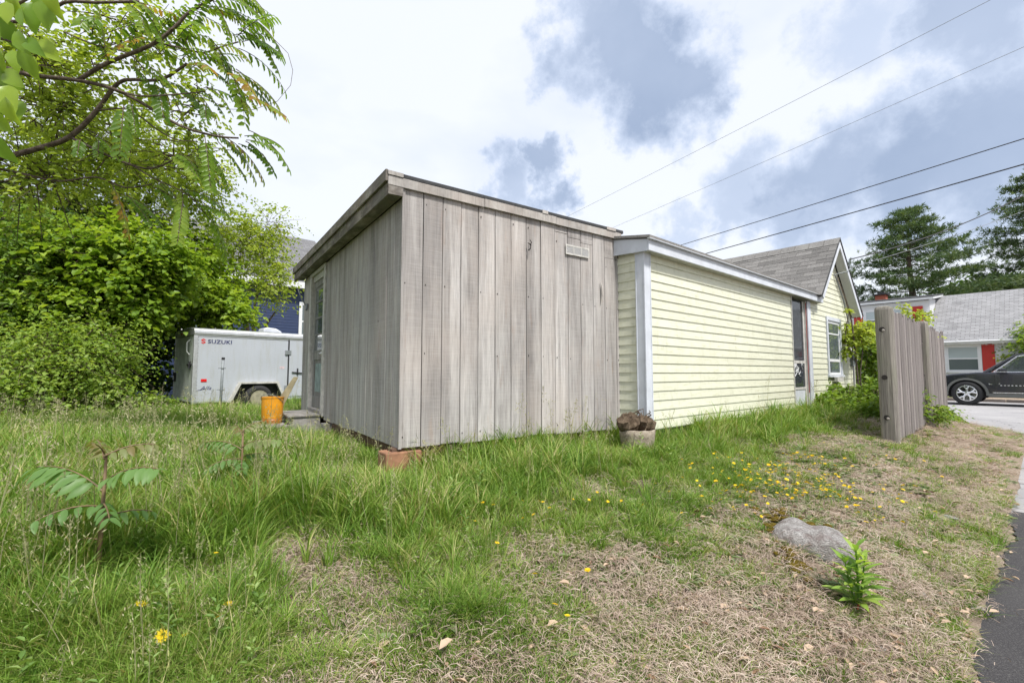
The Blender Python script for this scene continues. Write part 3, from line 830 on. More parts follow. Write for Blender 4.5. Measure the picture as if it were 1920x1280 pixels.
# ================================================================== CARGO TRAILER
TA = R(42.5)
tr_loc = at(362, 755, 10.5)
TZ = .80                                            # underside of the box
trl = empty('cargo_trailer', (tr_loc.x, tr_loc.y, 0), R(90) - TA)
tag(trl, 'white enclosed cargo trailer parked beside the leafy shrubs', 'trailer')
TM = Matrix.Translation(trl.location) @ Matrix.Rotation(R(90) - TA, 4, 'Z')
TL, TW, TH = 3.2, 1.85, 1.72
def trailer_skin():
    t = NT('trailer_skin')
    v = t.coord('Object')
    n1 = t.noise(v, 1.5, 5, .6); n2 = t.noise(t.coord('Object', (9, 9, 1.2)), 1.0, 5, .65)
    c = t.mix(t.rng(n1, .35, .7, 0, .5), (.44, .465, .51), (.385, .41, .445))
    c = t.mix(t.rng(n2, .5, .75, 0, .5), c, (.34, .34, .29))
    return t.done(t.bsdf(c, .35, t.bump(n1, .12, .03), spec=.45))
M['skin'] = trailer_skin()
M['skin_rear'] = plain('mildewed_panel', (.55, .60, .55), .5, var=.3, scale=5)
tz1 = TZ + TH
# wheel arch cut in the side panel
wx = 1.36
side = [(.04, TZ), (wx - .62, TZ), (wx - .42, TZ + .43), (wx + .42, TZ + .43), (wx + .62, TZ), (TL, TZ), (TL, tz1 - .14), (.04, tz1 - .14)]
MB().prism([(x, -.004, z) for x, z in side], (0, .02, 0)).build('side_panel', M['skin'], trl)
MB().box(.04, TL, .1, TW, TZ, tz1 - .12).build('body', M['skin'], trl)
MB().box(wx - .62, wx + .62, .06, .098, TZ - .02, TZ + .5).build('wheel_well', M['black'], trl)
rd = MB().box(-.03, .035, .07, TW - .07, TZ + .02, tz1 - .16).build('rear_door', M['skin_rear'], trl)
MB().tube([(-.04, .36, tz1 - .25), (-.09, .38, tz1 - .32), (-.09, .38, tz1 - .52), (-.04, .36, tz1 - .6)], .014, 6).build('grab_handle', M['white'], rd)
MB().box(-.055, -.031, .12, .5, TZ + .86, TZ + .90).box(-.075, -.031, .22, .26, TZ + .80, TZ + .96).build('door_latch', M['black'], rd)
MB().box(-.07, -.031, TW - .26, TW - .1, TZ + .48, TZ + .70).build('tail_light_box', M['black'], rd)
MB().box(-.078, -.071, TW - .21, TW - .14, TZ + .52, TZ + .62).build('tail_light', M['white'], rd)
for k in (0, 1):
    y0 = 0 if k == 0 else TW - .07
    MB().box(-.04, .05, y0 - .012, y0 + .065, TZ - .03, tz1 - .02).build('corner_trim', M['alu'], trl, bevel=.012)
MB().box(-.04, .02, .07, TW - .07, tz1 - .155, tz1 - .005).build('rear_header', M['old_white'], trl, bevel=.02)
for k in range(3): MB().box(-.055, -.041, TW / 2 - .2 + k * .18, TW / 2 - .12 + k * .18, tz1 - .09, tz1 - .06).build('marker_light', M['red'], trl)
# rounded top rail and roof
prof = [(-.02, tz1 - .15), (-.03, tz1 - .10), (-.025, tz1 - .05), (0, tz1 - .012), (.05, tz1 + .01), (.4, tz1 + .045), (TW - .4, tz1 + .045), (TW - .05, tz1 + .01), (TW, tz1 - .012), (TW + .025, tz1 - .05), (TW + .02, tz1 - .15)]
MB().prism([(-.042, y_, z_) for y_, z_ in prof], (TL + .05, 0, 0)).build('roof', M['alu'], trl, bevel=.01)
MB().box(.05, TL, -.012, -.005, tz1 - .175, tz1 - .152).box(.05, wx - .63, -.018, -.005, TZ - .005, TZ + .03).box(wx + .63, TL, -.018, -.005, TZ - .005, TZ + .03).build('rub_rail', M['alu'], trl)
MB().prism([(1.62, .55, tz1 + .04), (2.12, .55, tz1 + .04), (2.08, .55, tz1 + .10), (1.95, .55, tz1 + .17), (1.74, .55, tz1 + .19), (1.64, .55, tz1 + .16)], (0, .42, 0)).build('roof_vent', M['white_trim'], trl, bevel=.04)
rv = MB()
for xx in (.34, .72, 1.06, 1.40, 1.74):
    for k in range(15):
        z_ = TZ + .12 + k * .098
        if abs(xx - wx) < .5 and z_ < TZ + .48: continue
        rv.lathe([(.009, -.0045), (.006, -.010)], (xx, 0, z_), 'y', 6)
for k in range(22): rv.lathe([(.009, -.013), (.006, -.019)], (.045, 0, TZ + .05 + k * .075), 'y', 6)
tag(rv.build('rivet', M['vent_grey'], trl), kind='stuff')
# hexagonal fender
fe = [(wx - .68, TZ - .02), (wx - .45, TZ + .47), (wx + .45, TZ + .47), (wx + .68, TZ - .02)]
fi = [(wx - .61, TZ - .02), (wx - .41, TZ + .425), (wx + .41, TZ + .425), (wx + .61, TZ - .02)]
MB().prism([(x, -.10, z) for x, z in fe] + [(x, -.10, z) for x, z in reversed(fi)], (0, .095, 0)).build('fender', M['old_white'], trl)
wz = hz(*(TM @ Vector((wx, .1, 0))).xy) + .325
def wheel(parent, x, y, z, r=.33, rr=.19, w=.2):
    wh = MB().lathe([(rr, -w / 2), (r - .06, -w / 2 - .01), (r - .015, -w / 2 + .02), (r, -w / 2 + .06), (r, w / 2 - .05), (r - .03, w / 2), (rr, w / 2)], (x, y, z), 'y', 28).build('wheel', M['rubber'], parent, smooth=True)
    return wh
tw = wheel(trl, wx, .0, wz)
M['rim_pale'] = plain('pale_rim', (.30, .28, .20), .6, var=.35, scale=12)
MB().lathe([(.205, -.125), (.185, -.128), (.165, -.11), (.155, -.06), (.06, -.05), (.055, -.09), (.0, -.095)], (wx, .0, wz), 'y', 24).build('rim', M['rim_pale'], tw, smooth=True)
MB().box(wx - .08, wx + .08, .15, TW - .15, wz - .06, wz + .06).build('axle', M['black'], trl)
MB().box(.1, TL, .12, .22, TZ - .10, TZ - .005).box(.1, TL, TW - .22, TW - .12, TZ - .10, TZ - .005).build('chassis_rail', M['black'], trl)
MB().tube([(TL - .1, TW / 2, TZ - .05), (TL + 1.0, TW / 2, TZ - .05)], .05, 6).tube([(TL + .8, TW / 2, TZ + .15), (TL + .8, TW / 2, wz - .325)], .035, 6).build('tow_bar', M['black'], trl)
# side door
sd = MB().box(2.09, 2.83, -.018, -.0055, TZ + .08, tz1 - .18).build('side_door', M['skin'], trl)
MB().box(2.055, 2.088, -.014, -.0045, TZ + .06, tz1 - .16).build('door_seal', M['black'], trl)
for z_ in (TZ + .25, TZ + 1.17): MB().box(1.98, 2.13, -.035, -.0185, z_, z_ + .11).build('hinge', M['steel'], sd)
MB().tube([(2.16, -.04, TZ + .71), (2.52, -.04, TZ + .68)], .014, 6).box(2.29, 2.32, -.05, -.019, TZ + .64, TZ + .81).build('door_bar', M['black'], sd)
def text(name, body, size, m, parent, M4, shear=0.0, sx=1.0, bold=0.0, label=None):
    cu = bpy.data.curves.new(name, 'FONT'); cu.body = body; cu.size = size; cu.shear = shear; cu.offset = bold; cu.extrude = .001
    cu.align_x = 'LEFT'; cu.space_character = 1.08
    tmp = bpy.data.objects.new(name, cu); COL.objects.link(tmp)
    dg = bpy.context.evaluated_depsgraph_get()
    me = bpy.data.meshes.new_from_object(tmp.evaluated_get(dg))
    bpy.data.objects.remove(tmp); bpy.data.curves.remove(cu)
    me.materials.clear(); me.materials.append(m)
    o = bpy.data.objects.new(name, me); COL.objects.link(o); o.parent = parent
    o.matrix_local = M4 @ Matrix.Diagonal((sx, 1, 1, 1))
    return o
Ft = Matrix(((1, 0, 0, 0), (0, 0, -1, 0), (0, 1, 0, 0), (0, 0, 0, 1)))     # text plane -> trailer side
text('lettering', 'SUZUKI', .125, M['blue_print'], trl, Matrix.Translation((.235, -.0065, tz1 - .335)) @ Ft, 0, 1.12, .003)
lg = [(0, 1), (.95, .5), (.6, .3), (0, .62), (-.35, .42), (1, -.4), (0, -1), (-.95, -.5), (-.6, -.3), (0, -.62), (.35, -.42), (-1, .4)]
MB().prism([(.145 + .05 * a, -.008, tz1 - .29 + .062 * b) for a, b in lg], (0, .003, 0)).build('emblem', M['reflector'], trl)
text('script_lettering', 'Alla', .12, M['blue_print'], trl, Matrix.Translation((.12, -.0065, TZ + .30)) @ Ft, .45, 1.1, 0)
MB().tube([(.05, -.009, TZ + .285), (.14, -.009, TZ + .30), (.22, -.009, TZ + .33)], .004, 4).build('script_flourish', M['blue_print'], trl)
MB().box(.13, .245, -.014, -.0055, TZ + .485, TZ + .55).build('side_reflector', M['reflector'], trl)
MB().box(1.86, 1.98, -.0075, -.0045, TZ + .80, TZ + .86).build('sticker', plain('faded_sticker', (.62, .5, .52), .5, var=.3, scale=30), trl)

# ------------------------------------------------------------------ lone metal post in front of the trailer
pb = at(413, 757, 9.6); pz = hz(pb.x, pb.y)
pt = at(418.5, 673, 9.6)
d_ = pt - Vector((pb.x, pb.y, pz))
mp = MB().tube([(pb.x, pb.y, pz - .2), (pb.x + d_.x * .5, pb.y, pz + d_.z * .5), tuple(pt)], .027, 8)
mpo = empty('metal_post', (0, 0, 0)); tag(mpo, 'leaning grey steel fence post in the grass before the trailer', 'post')
mp.build('tube', M['steel'], mpo, smooth=True)
MB().tube([tuple(pt + Vector((0, 0, -.01))), tuple(pt + Vector((.002, 0, .035)))], .032, 8).build('cap', M['black'], mpo)
for f_ in (.84, .47):
    c_ = Vector((pb.x, pb.y, pz)) + d_ * f_
    MB().tube([c_ + Vector((0, 0, -.012)), c_ + Vector((0, 0, .012))], .035, 8).box(c_.x - .09, c_.x + .06, c_.y - .012, c_.y + .012, c_.z - .008, c_.z + .008).build('clamp', M['steel'], mpo)

# ================================================================== STONE PLANTER
pl0 = HM @ Vector((-.34, -.10, 0))
plz = hz(pl0.x, pl0.y)
plt = empty('stone_planter', (pl0.x, pl0.y, plz + .02)); plt.scale = (.98, .98, 1.12); tag(plt, 'round rough stone tub with a dried root ball against the shed corner', 'planter')
def roughmat(name, a, b, c_, sc_=14, bs=.8):
    t = NT(name); v = t.coord('Object')
    n1 = t.noise(v, sc_, 6, .7); n2 = t.noise(v, sc_ * 5, 4, .7)
    c = t.ramp(n1, [(.3, a), (.5, b), (.72, c_)])
    c = t.mix(t.rng(n2, .5, .7, 0, .4), c, a)
    return t.done(t.bsdf(c, .97, t.bump(t.math('ADD', n1, t.math('MULTIPLY', n2, .4)), bs, .02), spec=.1))
M['tub'] = roughmat('pebbled_tub', (.16, .13, .10), (.33, .28, .22), (.45, .40, .33), 22)
M['rootball'] = roughmat('root_ball', (.035, .025, .018), (.11, .08, .055), (.22, .17, .12), 18, 1.0)
def lump(prof, n, jit, seed, sq_=1.0):
    r = random.Random(seed); mb = MB(); m = len(prof)
    for i, (rad, h) in enumerate(prof):
        for k in range(n):
            th = 2 * math.pi * k / n
            rr_ = rad * (1 + r.uniform(-jit, jit))
            mb.v.append((rr_ * math.cos(th), rr_ * math.sin(th) * sq_, h + r.uniform(-jit, jit) * .12))
    for i in range(m - 1):
        for k in range(n):
            k2 = (k + 1) % n; mb.f.append((i * n + k, i * n + k2, (i + 1) * n + k2, (i + 1) * n + k))
    mb.f.append(tuple(range(n))[::-1]); mb.f.append(tuple((m - 1) * n + k for k in range(n)))
    return mb
tb = lump([(.17, -.08), (.185, .05), (.2, .14), (.205, .195), (.19, .2), (.15, .17)], 22, .03, 1)
tb.build('tub', M['tub'], plt, smooth=True)
lo = lump([(.05, .0), (.1, .02), (.135, .08), (.12, .14), (.06, .17), (.01, .17)], 12, .16, 2, .8).build('root_ball', M['rootball'], plt, smooth=False)
lo.location = (-.10, -.03, .185); lo.rotation_euler = (.15, -.25, .4)
lo = lump([(.05, .0), (.1, .02), (.13, .07), (.11, .13), (.05, .16), (.01, .16)], 12, .18, 3, .9).build('root_ball', M['rootball'], plt)
lo.location = (.10, -.02, .17); lo.rotation_euler = (-.1, .4, 1.4)
rt = MB(); r_ = random.Random(21)
for k in range(16):
    a = r_.uniform(0, 6.28); p = Vector((.16 * math.cos(a), .16 * math.sin(a) * .9, .3 + r_.uniform(-.06, .08))); P_ = [p.copy()]
    for _ in range(5):
        p = p + Vector((r_.uniform(-.06, .06), r_.uniform(-.05, .05), r_.uniform(-.09, .03))); P_.append(p.copy())
    rt.tube(P_, [.006, .006, .005, .004, .003, .002], 5)
rt.build('root', M['rootball'], plt)
# stones at the wall foot
M['stone'] = roughmat('field_stone', (.14, .13, .12), (.32, .31, .29), (.48, .46, .43), 9, .5)
for k, (lx, ly, r) in enumerate([(.28, -.12, .10), (.52, -.1, .12), (.8, -.08, .09), (.13, -.14, .06)]):
    p = HM @ Vector((lx, ly, 0))
    o = lump([(.3, -.5), (.8, -.3), (1, .1), (.8, .5), (.35, .72), (.05, .78)], 10, .15, 30 + k, .8).build('stone', M['stone'], smooth=True)
    o.location = (p.x, p.y, hz(p.x, p.y)); o.scale = (r * 1.3, r, r * .7); o.rotation_euler = (0, 0, k)
    tag(o, ['lumpy grey stone second from the white corner post', 'largest grey stone lying under the long yellow wall', 'grey stone farthest from the white corner post under the wall', 'smallest grey stone next to the white corner post'][k], 'stone', 'stones at the foot of the yellow wall')

# ================================================================== OLD BOARD FENCE
FA = R(50.0)
fl = Vector((5.43, 6.6, 0))
fen = empty('board_fence', fl, R(90) - FA); tag(fen, 'weathered reddish grey board fence with round topped posts', 'fence')
FM = Matrix.Translation(fl) @ Matrix.Rotation(R(90) - FA, 4, 'Z')
def fpost(lx, ly, w, top, seed, holes):
    p = FM @ Vector((lx, ly, 0)); zb = hz(p.x, p.y) - .2
    r = random.Random(seed); mb = MB(); n = 20; rows = 9
    zs = [zb + (top - .05 - zb) * i / rows for i in range(rows + 1)] + [top - .015, top]
    for i, z in enumerate(zs):
        sc_ = 1.0 if i <= rows else (.9 if i == rows + 1 else .6)
        for k in range(n):
            th = 2 * math.pi * k / n; c, s_ = math.cos(th), math.sin(th)
            q_ = (abs(c) ** 5 + abs(s_) ** 5) ** (-1 / 5)
            rr_ = w * .5 * q_ * sc_ * (1 + r.uniform(-.02, .02))
            mb.v.append((lx + rr_ * c, ly + rr_ * s_, z))
    m = len(zs)
    for i in range(m - 1):
        for k in range(n):
            k2 = (k + 1) % n; mb.f.append((i * n + k, i * n + k2, (i + 1) * n + k2, (i + 1) * n + k))
    mb.f.append(tuple((m - 1) * n + k for k in range(n)))
    po = mb.build('post', M['old_post'], fen, smooth=False)
    hm = MB()
    for z in holes: hm.lathe([(.036, -.004), (.03, .02)], (lx - w / 2 - .001, ly + .015, z), 'x', 12)
    hm.build('rail_hole', M['dark_gap'], po)
    hw = MB()
    for z in holes[::2]: hw.lathe([(.012, -.012), (.018, -.004)], (lx - w / 2 - .001, ly + .0, z - .012), 'x', 8)
    hw.build('rail_stub', M['trim_wood'], po)
    return po
fpost(0, 0, .2, 2.46, 1, (2.12, 1.43, .86))
fpost(2.72, -.02, .19, 2.44, 2, (2.05, 1.45, .92))
fpost(5.1, .05, .16, 2.36, 3, ())
rf = random.Random(6)
for (x0, x1, yo) in ((.12, 2.62, -.03), (2.84, 5.15, -.035)):
    x = x0
    while x < x1 - .03:
        w = min(rf.uniform(.105, .15), x1 - x)
        p = FM @ Vector((x, yo, 0)); zb = hz(p.x, p.y) + rf.uniform(.0, .05)
        top = 2.42 + rf.uniform(-.05, .035) - .012 * x
        mb = MB(); a, b = x, x + w - rf.uniform(.003, .007); y0 = yo + rf.uniform(-.003, .003); s_ = rf.uniform(-.02, .02)
        split = rf.random() < .25
        tp = [(b, top + s_), (a, top - s_)] if not split else [(b, top + s_), ((a + b) / 2 + .008, top), ((a + b) / 2, top - rf.uniform(.06, .16)), ((a + b) / 2 - .008, top - .01), (a, top - s_)]
        mb.prism([(a, y0, zb), ((a + b) / 2, y0, zb + rf.uniform(-.03, .02)), (b, y0, zb + rf.uniform(-.02, .02))] + [(q_, y0, z_) for q_, z_ in tp], (0, .019, 0))
        mb.build('board', M['old_fence'], fen)
        x += w
for z in (2.1, 1.45, .9):
    MB().box(.1, 2.64, .0, .04, z - .04, z + .04).build('rail', M['old_fence'], fen)
    MB().box(2.80, 5.06, -.005, .035, z - .04, z + .04).build('rail', M['old_fence'], fen)

# ------------------------------------------------------------------ chain link between house and fence
ca = HM @ Vector((9.32, .35, 0)); cb = Vector((8.05, 9.1, 0)) + Vector((1.2, 2.4, 0))
cb = HM @ Vector((12.4, .5, 0))
clf = empty('chain_link_fence', (0, 0, 0)); tag(clf, 'grey chain link fence at the corner of the yellow house', 'fence')
cdir = (cb - ca); clen = cdir.length; cdir.normalize()
g0 = hz(ca.x, ca.y)
def cpt(t, z): return ca + cdir * t + Vector((0, 0, z))
MB().tube([cpt(0, g0 - .1), cpt(0, g0 + 1.28)], .045, 10).build('post', M['steel'], clf, smooth=True)
MB().tube([cpt(clen, g0 - .1), cpt(clen, g0 + 1.28)], .035, 10).build('post', M['steel'], clf, smooth=True)
MB().tube([cpt(0, g0 + 1.24), cpt(clen, g0 + 1.24)], .02, 8).build('top_rail', M['steel'], clf)
cm = MB(); st_ = .085; n_ = int(clen / st_) + 16; Hc = 1.2
for k in range(-15, n_):
    for sg_ in (1, -1):
        t0 = k * st_; t1 = t0 + Hc
        a, b = (t0, 0), (t1, Hc)
        ta, tb_ = max(0, t0), min(clen, t1)
        if tb_ - ta < .03: continue
        za, zb = ta - t0, tb_ - t0
        if sg_ < 0: za, zb = Hc - za, Hc - zb
        cm.tube([cpt(ta, g0 + .03 + za), cpt(tb_, g0 + .03 + zb)], .0035, 3, False)
tag(cm.build('wire_mesh', M['steel'], clf), kind='stuff')

# ================================================================== BLACK CAR
car_f = Vector((16.3, 16.4, 0))
cx, cy, cz0 = 16.3, 16.4, float(zroad(23.05)) + .005
va_ = Vector((-math.cos(HA), math.sin(HA), 0))        # car points this way (away to the left)
car = empty('black_car', (cx, cy, cz0), math.atan2(-va_.y, -va_.x)); car.scale = (1.04, 1.0, 1.07); tag(car, 'black sport utility car parked on the driveway behind the fence', 'car')
# local: +x towards the tail, +y to the near side is negative; front wheel centre at x=0, near side at y=0, body spans y 0..-1.95 or +
# the near side must face -u of the house
yl = Vector((-math.sin(math.atan2(-va_.y, -va_.x)), math.cos(math.atan2(-va_.y, -va_.x)), 0))
ud = Vector((math.sin(HA), math.cos(HA), 0))
SGN = 1 if yl.dot(ud) > 0 else -1                     # +y*SGN goes away from us
def Y(v): return v * SGN
WB = 2.9; WR = .40
def arch(xc, r, z0, n=12): return [(xc + r * math.cos(a), .38 + r * math.sin(a)) for a in np.linspace(math.pi, 0, n)]
low = [(-.86, .42), (-.88, .30), (-.45, .28)] + arch(0, .465, .3) + [(.5, .28), (2.4, .28)] + arch(WB, .465, .3) + [(3.36, .32), (3.85, .36), (3.90, .70), (3.86, 1.02), (3.80, 1.10), (2.6, 1.10), (.78, 1.09), (.3, 1.10), (-.35, 1.04), (-.72, .96), (-.86, .84)]
bd = MB().prism([(x, Y(.02), z) for x, z in low], (0, Y(1.86), 0)).build('body', M['paint'], car, bevel=.05, seg=3)
# cabin: loft of roof line inward
gl = [(.42, 1.085), (1.12, 1.60), (1.45, 1.69), (2.6, 1.72), (3.3, 1.68), (3.62, 1.58), (3.84, 1.09)]
def cabin(inset_low, inset_top, pts, m, name, zpick=None):
    mb = MB(); n = len(pts)
    def ins(z): return inset_low + (inset_top - inset_low) * (z - 1.08) / (1.72 - 1.08)
    mb.v += [(x, Y(.03 + ins(z)), z) for x, z in pts] + [(x, Y(1.87 - ins(z)), z) for x, z in pts]
    mb.f.append(tuple(range(n))); mb.f.append(tuple(n + i for i in reversed(range(n))))
    for i in range(n):
        j = (i + 1) % n; mb.f.append((i, n + i, n + j, j))
    return mb
def shell():
    mb = cabin(.02, .2, gl, None, '')
    n = len(gl)
    mb.f = [f_ for f_ in mb.f if len(f_) == 4][1:n - 2]     # roof strips, open sides and windscreen
    return mb
sh_ = shell().build('roof', M['paint'], car)
so = sh_.modifiers.new('solid', 'SOLIDIFY'); so.thickness = .05
def yin(z): return .03 + .02 + .18 * (z - 1.08) / .64
def sidepoly(pts, off): return [(x, Y(yin(z) + off), z) for x, z in pts]
MB().poly(sidepoly([(.70, 1.10), (1.24, 1.575), (1.52, 1.64), (2.02, 1.65), (2.02, 1.10)], .004)).build('side_window', M['car_glass'], car)
MB().poly(sidepoly([(2.12, 1.10), (2.12, 1.64), (2.6, 1.655), (2.95, 1.64), (3.0, 1.10)], .004)).build('side_window', M['car_glass'], car)
MB().poly(sidepoly([(3.08, 1.10), (3.03, 1.63), (3.35, 1.61), (3.55, 1.5), (3.65, 1.10)], .004)).build('side_window', M['car_glass'], car)
far_ = lambda pts: [(x, Y(1.9 - yin(z) - .004), z) for x, z in pts]
MB().poly(far_([(.70, 1.10), (1.24, 1.575), (1.52, 1.64), (2.02, 1.65), (2.02, 1.10)])).build('side_window', M['car_glass'], car)
MB().poly(far_([(2.12, 1.10), (2.12, 1.64), (2.6, 1.655), (2.95, 1.64), (3.0, 1.10)])).build('side_window', M['car_glass'], car)
MB().poly([(.44, Y(.09), 1.09), (.44, Y(1.81), 1.09), (1.12, Y(1.68), 1.60), (1.12, Y(.22), 1.60)]).build('windscreen', M['car_glass'], car)
pil = MB()
for xa, xb in (((.44, 1.09), (1.14, 1.605)), ((2.07, 1.09), (2.07, 1.66)), ((3.04, 1.09), (2.99, 1.66)), ((3.74, 1.09), (3.45, 1.62))):
    pil.tube([(xa[0], Y(yin(xa[1]) + .01), xa[1]), (xb[0], Y(yin(xb[1]) + .01), xb[1])], .04, 6)
    pil.tube([(xa[0], Y(1.9 - yin(xa[1]) - .01), xa[1]), (xb[0], Y(1.9 - yin(xb[1]) - .01), xb[1])], .04, 6)
pil.build('pillar', M['paint'], car)
MB().tube([(.66, Y(.06), 1.10), (1.22, Y(.16), 1.60), (1.5, Y(.195), 1.66), (2.6, Y(.2), 1.68), (3.3, Y(.19), 1.65)], .014, 5).tube([(.66, Y(.045), 1.108), (3.65, Y(.045), 1.105)], .012, 5).build('window_trim', M['chrome'], car)
MB().box(1.3, 3.2, min(Y(.5), Y(1.4)), max(Y(.5), Y(1.4)), .6, 1.0).build('seat', M['black'], car)
M['cladding'] = plain('grey_cladding', (.12, .125, .115), .6)
for xc in (0, WB):
    a_ = MB()
    out = [(xc + .54 * math.cos(t_), .38 + .53 * math.sin(t_)) for t_ in np.linspace(math.pi + .1, -.1, 16)]
    inn = [(xc + .467 * math.cos(t_), .38 + .463 * math.sin(t_)) for t_ in np.linspace(-.1, math.pi + .1, 16)]
    a_.prism([(x, Y(-.005), z) for x, z in out + inn], (0, Y(.03), 0)); a_.build('arch_trim', M['cladding'], car)
MB().box(.52, 2.38, min(Y(-.002), Y(.06)), max(Y(-.002), Y(.06)), .29, .40).build('sill_trim', M['cladding'], car, bevel=.01)
MB().box(.62, 2.38, min(Y(-.008), Y(-.001)), max(Y(-.008), Y(-.001)), .425, .45).build('chrome_strip', M['chrome'], car)
for xc in (0, WB):
    for yc in (.11, 1.78):
        mb = MB(); wdt = .23
        mb.lathe([(.25, -wdt / 2), (WR - .05, -wdt / 2 - .008), (WR - .012, -wdt / 2 + .02), (WR, -wdt / 2 + .05), (WR, wdt / 2 - .05), (WR - .03, wdt / 2), (.25, wdt / 2)], (xc, Y(yc), WR), 'y', 32)
        wh = mb.build('wheel', M['rubber'], car, smooth=True)
        if yc > 1: continue
        face = Y(yc - wdt / 2)
        MB().lathe([(.262, Y(.0)), (.262, Y(-.012)), (.238, Y(-.014)), (.232, Y(.02))], (xc, face, WR), 'y', 32).build('rim', M['chrome'], wh)
        MB().lathe([(.235, Y(.03)), (.235, Y(.035)), (.01, Y(.04))], (xc, face, WR), 'y', 24).build('brake', M['black'], wh)
        sp = MB()
        for k in range(5):
            a0 = math.pi / 2 + 2 * math.pi * k / 5
            for da in (-.26, .26):
                p0 = (xc + .05 * math.cos(a0), face + Y(.0), WR + .05 * math.sin(a0)); p1 = (xc + .13 * math.cos(a0), face + Y(-.006), WR + .13 * math.sin(a0)); p2 = (xc + .24 * math.cos(a0 + da), face + Y(-.002), WR + .24 * math.sin(a0 + da))
                sp.tube([p0, p1, p2], [.034, .028, .022], 6)
        sp.lathe([(.07, Y(.02)), (.07, Y(-.02)), (.0, Y(-.028))], (xc, face, WR), 'y', 14)
        sp.build('spoke', M['chrome'], wh)
MB().prism([(.73, Y(-.02), 1.07), (.78, Y(-.02), 1.20), (.92, Y(-.02), 1.215), (1.00, Y(-.02), 1.16), (.98, Y(-.02), 1.09)], (0, Y(-.2), 0)).box(.88, .95, min(Y(-.02), Y(.08)), max(Y(-.02), Y(.08)), 1.06, 1.12).build('mirror', M['paint'], car, bevel=.02)
MB().box(.75, 1.0, min(Y(-.222), Y(-.05)), max(Y(-.222), Y(-.05)), 1.105, 1.122).build('mirror_strip', M['chrome'], car)
MB().box(1.82, 2.0, min(Y(-.03), Y(-.0)), max(Y(-.03), Y(-.0)), .95, .975).build('door_handle', M['paint'], car)
sm = MB()
for xx in (.68, 2.07): sm.box(xx, xx + .008, min(Y(.012), Y(.03)), max(Y(.012), Y(.03)), .48, 1.05)
sm.build('door_gap', M['black'], car)
MB().box(-.48, .48, min(Y(.3), Y(1.6)), max(Y(.3), Y(1.6)), .25, .86).box(WB - .48, WB + .48, min(Y(.3), Y(1.6)), max(Y(.3), Y(1.6)), .25, .86).build('wheel_liner', M['black'], car)
lt = MB()
for k in range(8): lt.box(.80 + k * .085, .845 + k * .085, min(Y(.008), Y(.03)), max(Y(.008), Y(.03)), .66, .685)
lt.box(1.48, 1.58, min(Y(.008), Y(.03)), max(Y(.008), Y(.03)), .655, .69).box(.54, .56, min(Y(.008), Y(.03)), max(Y(.008), Y(.03)), .70, .735).box(.56, .62, min(Y(.008), Y(.03)), max(Y(.008), Y(.03)), .70, .715).box(.77, .80, min(Y(.008), Y(.03)), max(Y(.008), Y(.03)), .715, .74)
lt.build('door_lettering', M['chrome'], car)
MB().box(-.84, -.6, min(Y(.0), Y(.3)), max(Y(.0), Y(.3)), .74, .86).build('headlight', M['white'], car, bevel=.02)

# ================================================================== NEIGHBOUR HOUSES
def roofquad(name, p, m, parent, th=.08):
    """p: eave-left, eave-right, ridge-right, ridge-left (local). slab with UV in metres"""
    p = [Vector(q) for q in p]
    nrm = (p[1] - p[0]).cross(p[3] - p[0]).normalized()
    me = MB().prism([q - nrm * th for q in p], nrm * th).mesh(name, m)
    uv = me.uv_layers.new(name='UV')
    ax = (p[1] - p[0]).normalized(); ay = nrm.cross(ax)
    for l in me.loops:
        d = me.vertices[l.vertex_index].co - p[0]
        uv.data[l.index].uv = (d.dot(ax), d.dot(ay))
    o = bpy.data.objects.new(name, me); COL.objects.link(o); o.parent = parent
    return o
def lapwall(mb, x0, x1, z0, z1, y, ex=.11, top=None):
    """lap siding on a wall along local x at y facing -y, clipped by the function top(z)->(x0,x1)"""
    z = z0
    while z < z1 - 1e-4:
        h = min(ex, z1 - z); a, b = (x0, x1) if top is None else top(z + h)
        if b - a > .05: course(mb, a, b, z, h, y)
        z += ex
def nwindow(parent, x, z, w, h, y, pane_m, shutter=None, sw=.42, rail=True, sides=(1, 1)):
    f = MB().box(x - .09, x, y - .05, y, z - .06, z + h + .09).box(x + w, x + w + .09, y - .05, y, z - .06, z + h + .09).box(x, x + w, y - .05, y, z + h, z + h + .09).box(x - .12, x + w + .12, y - .08, y, z - .1, z - .0).build('window', M['white'], parent)
    MB().box(x, x + w, y - .035, y - .005, z + h / 2 - .03, z + h / 2 + .03).box(x, x + .05, y - .033, y - .005, z, z + h).box(x + w - .05, x + w, y - .033, y - .005, z, z + h).box(x + .05, x + w - .05, y - .033, y - .005, z + h - .05, z + h).box(x + .05, x + w - .05, y - .033, y - .005, z + .001, z + .05).build('sash', M['white'], f)
    MB().box(x + .05, x + w - .05, y - .018, y - .012, z + .05, z + h / 2 - .03).build('pane', M['glass_dark'], f)
    MB().box(x + .05, x + w - .05, y - .018, y - .012, z + h / 2 + .03, z + h - .05).build('pane', pane_m, f)
    if shutter:
        for k, sx in enumerate((x - .1 - sw, x + w + .1)):
            if not sides[k]: continue
            s_ = MB().box(sx, sx + sw, y - .045, y - .005, z - .06, z + h + .06).build('shutter', shutter, parent)
            lv = MB()
            n_ = int((h - .1) / .07)
            for j in range(n_): lv.box(sx + .05, sx + sw - .05, y - .052, y - .0455, z + .05 + j * .07, z + .09 + j * .07)
            lv.build('slat', shutter, s_)
    return f
# white cape house with red shutters. local x runs along -v (towards the right of the picture), -y faces us
RH = empty('white_house', (21.9, 22.0, 0), 0)
# local x axis = -v_a, so that local -y = -u
ang = math.atan2(-va_.y, -va_.x)
RH.rotation_euler = (0, 0, ang)
tag(RH, 'white clapboard house with red shutters and pale grey roof', 'house')
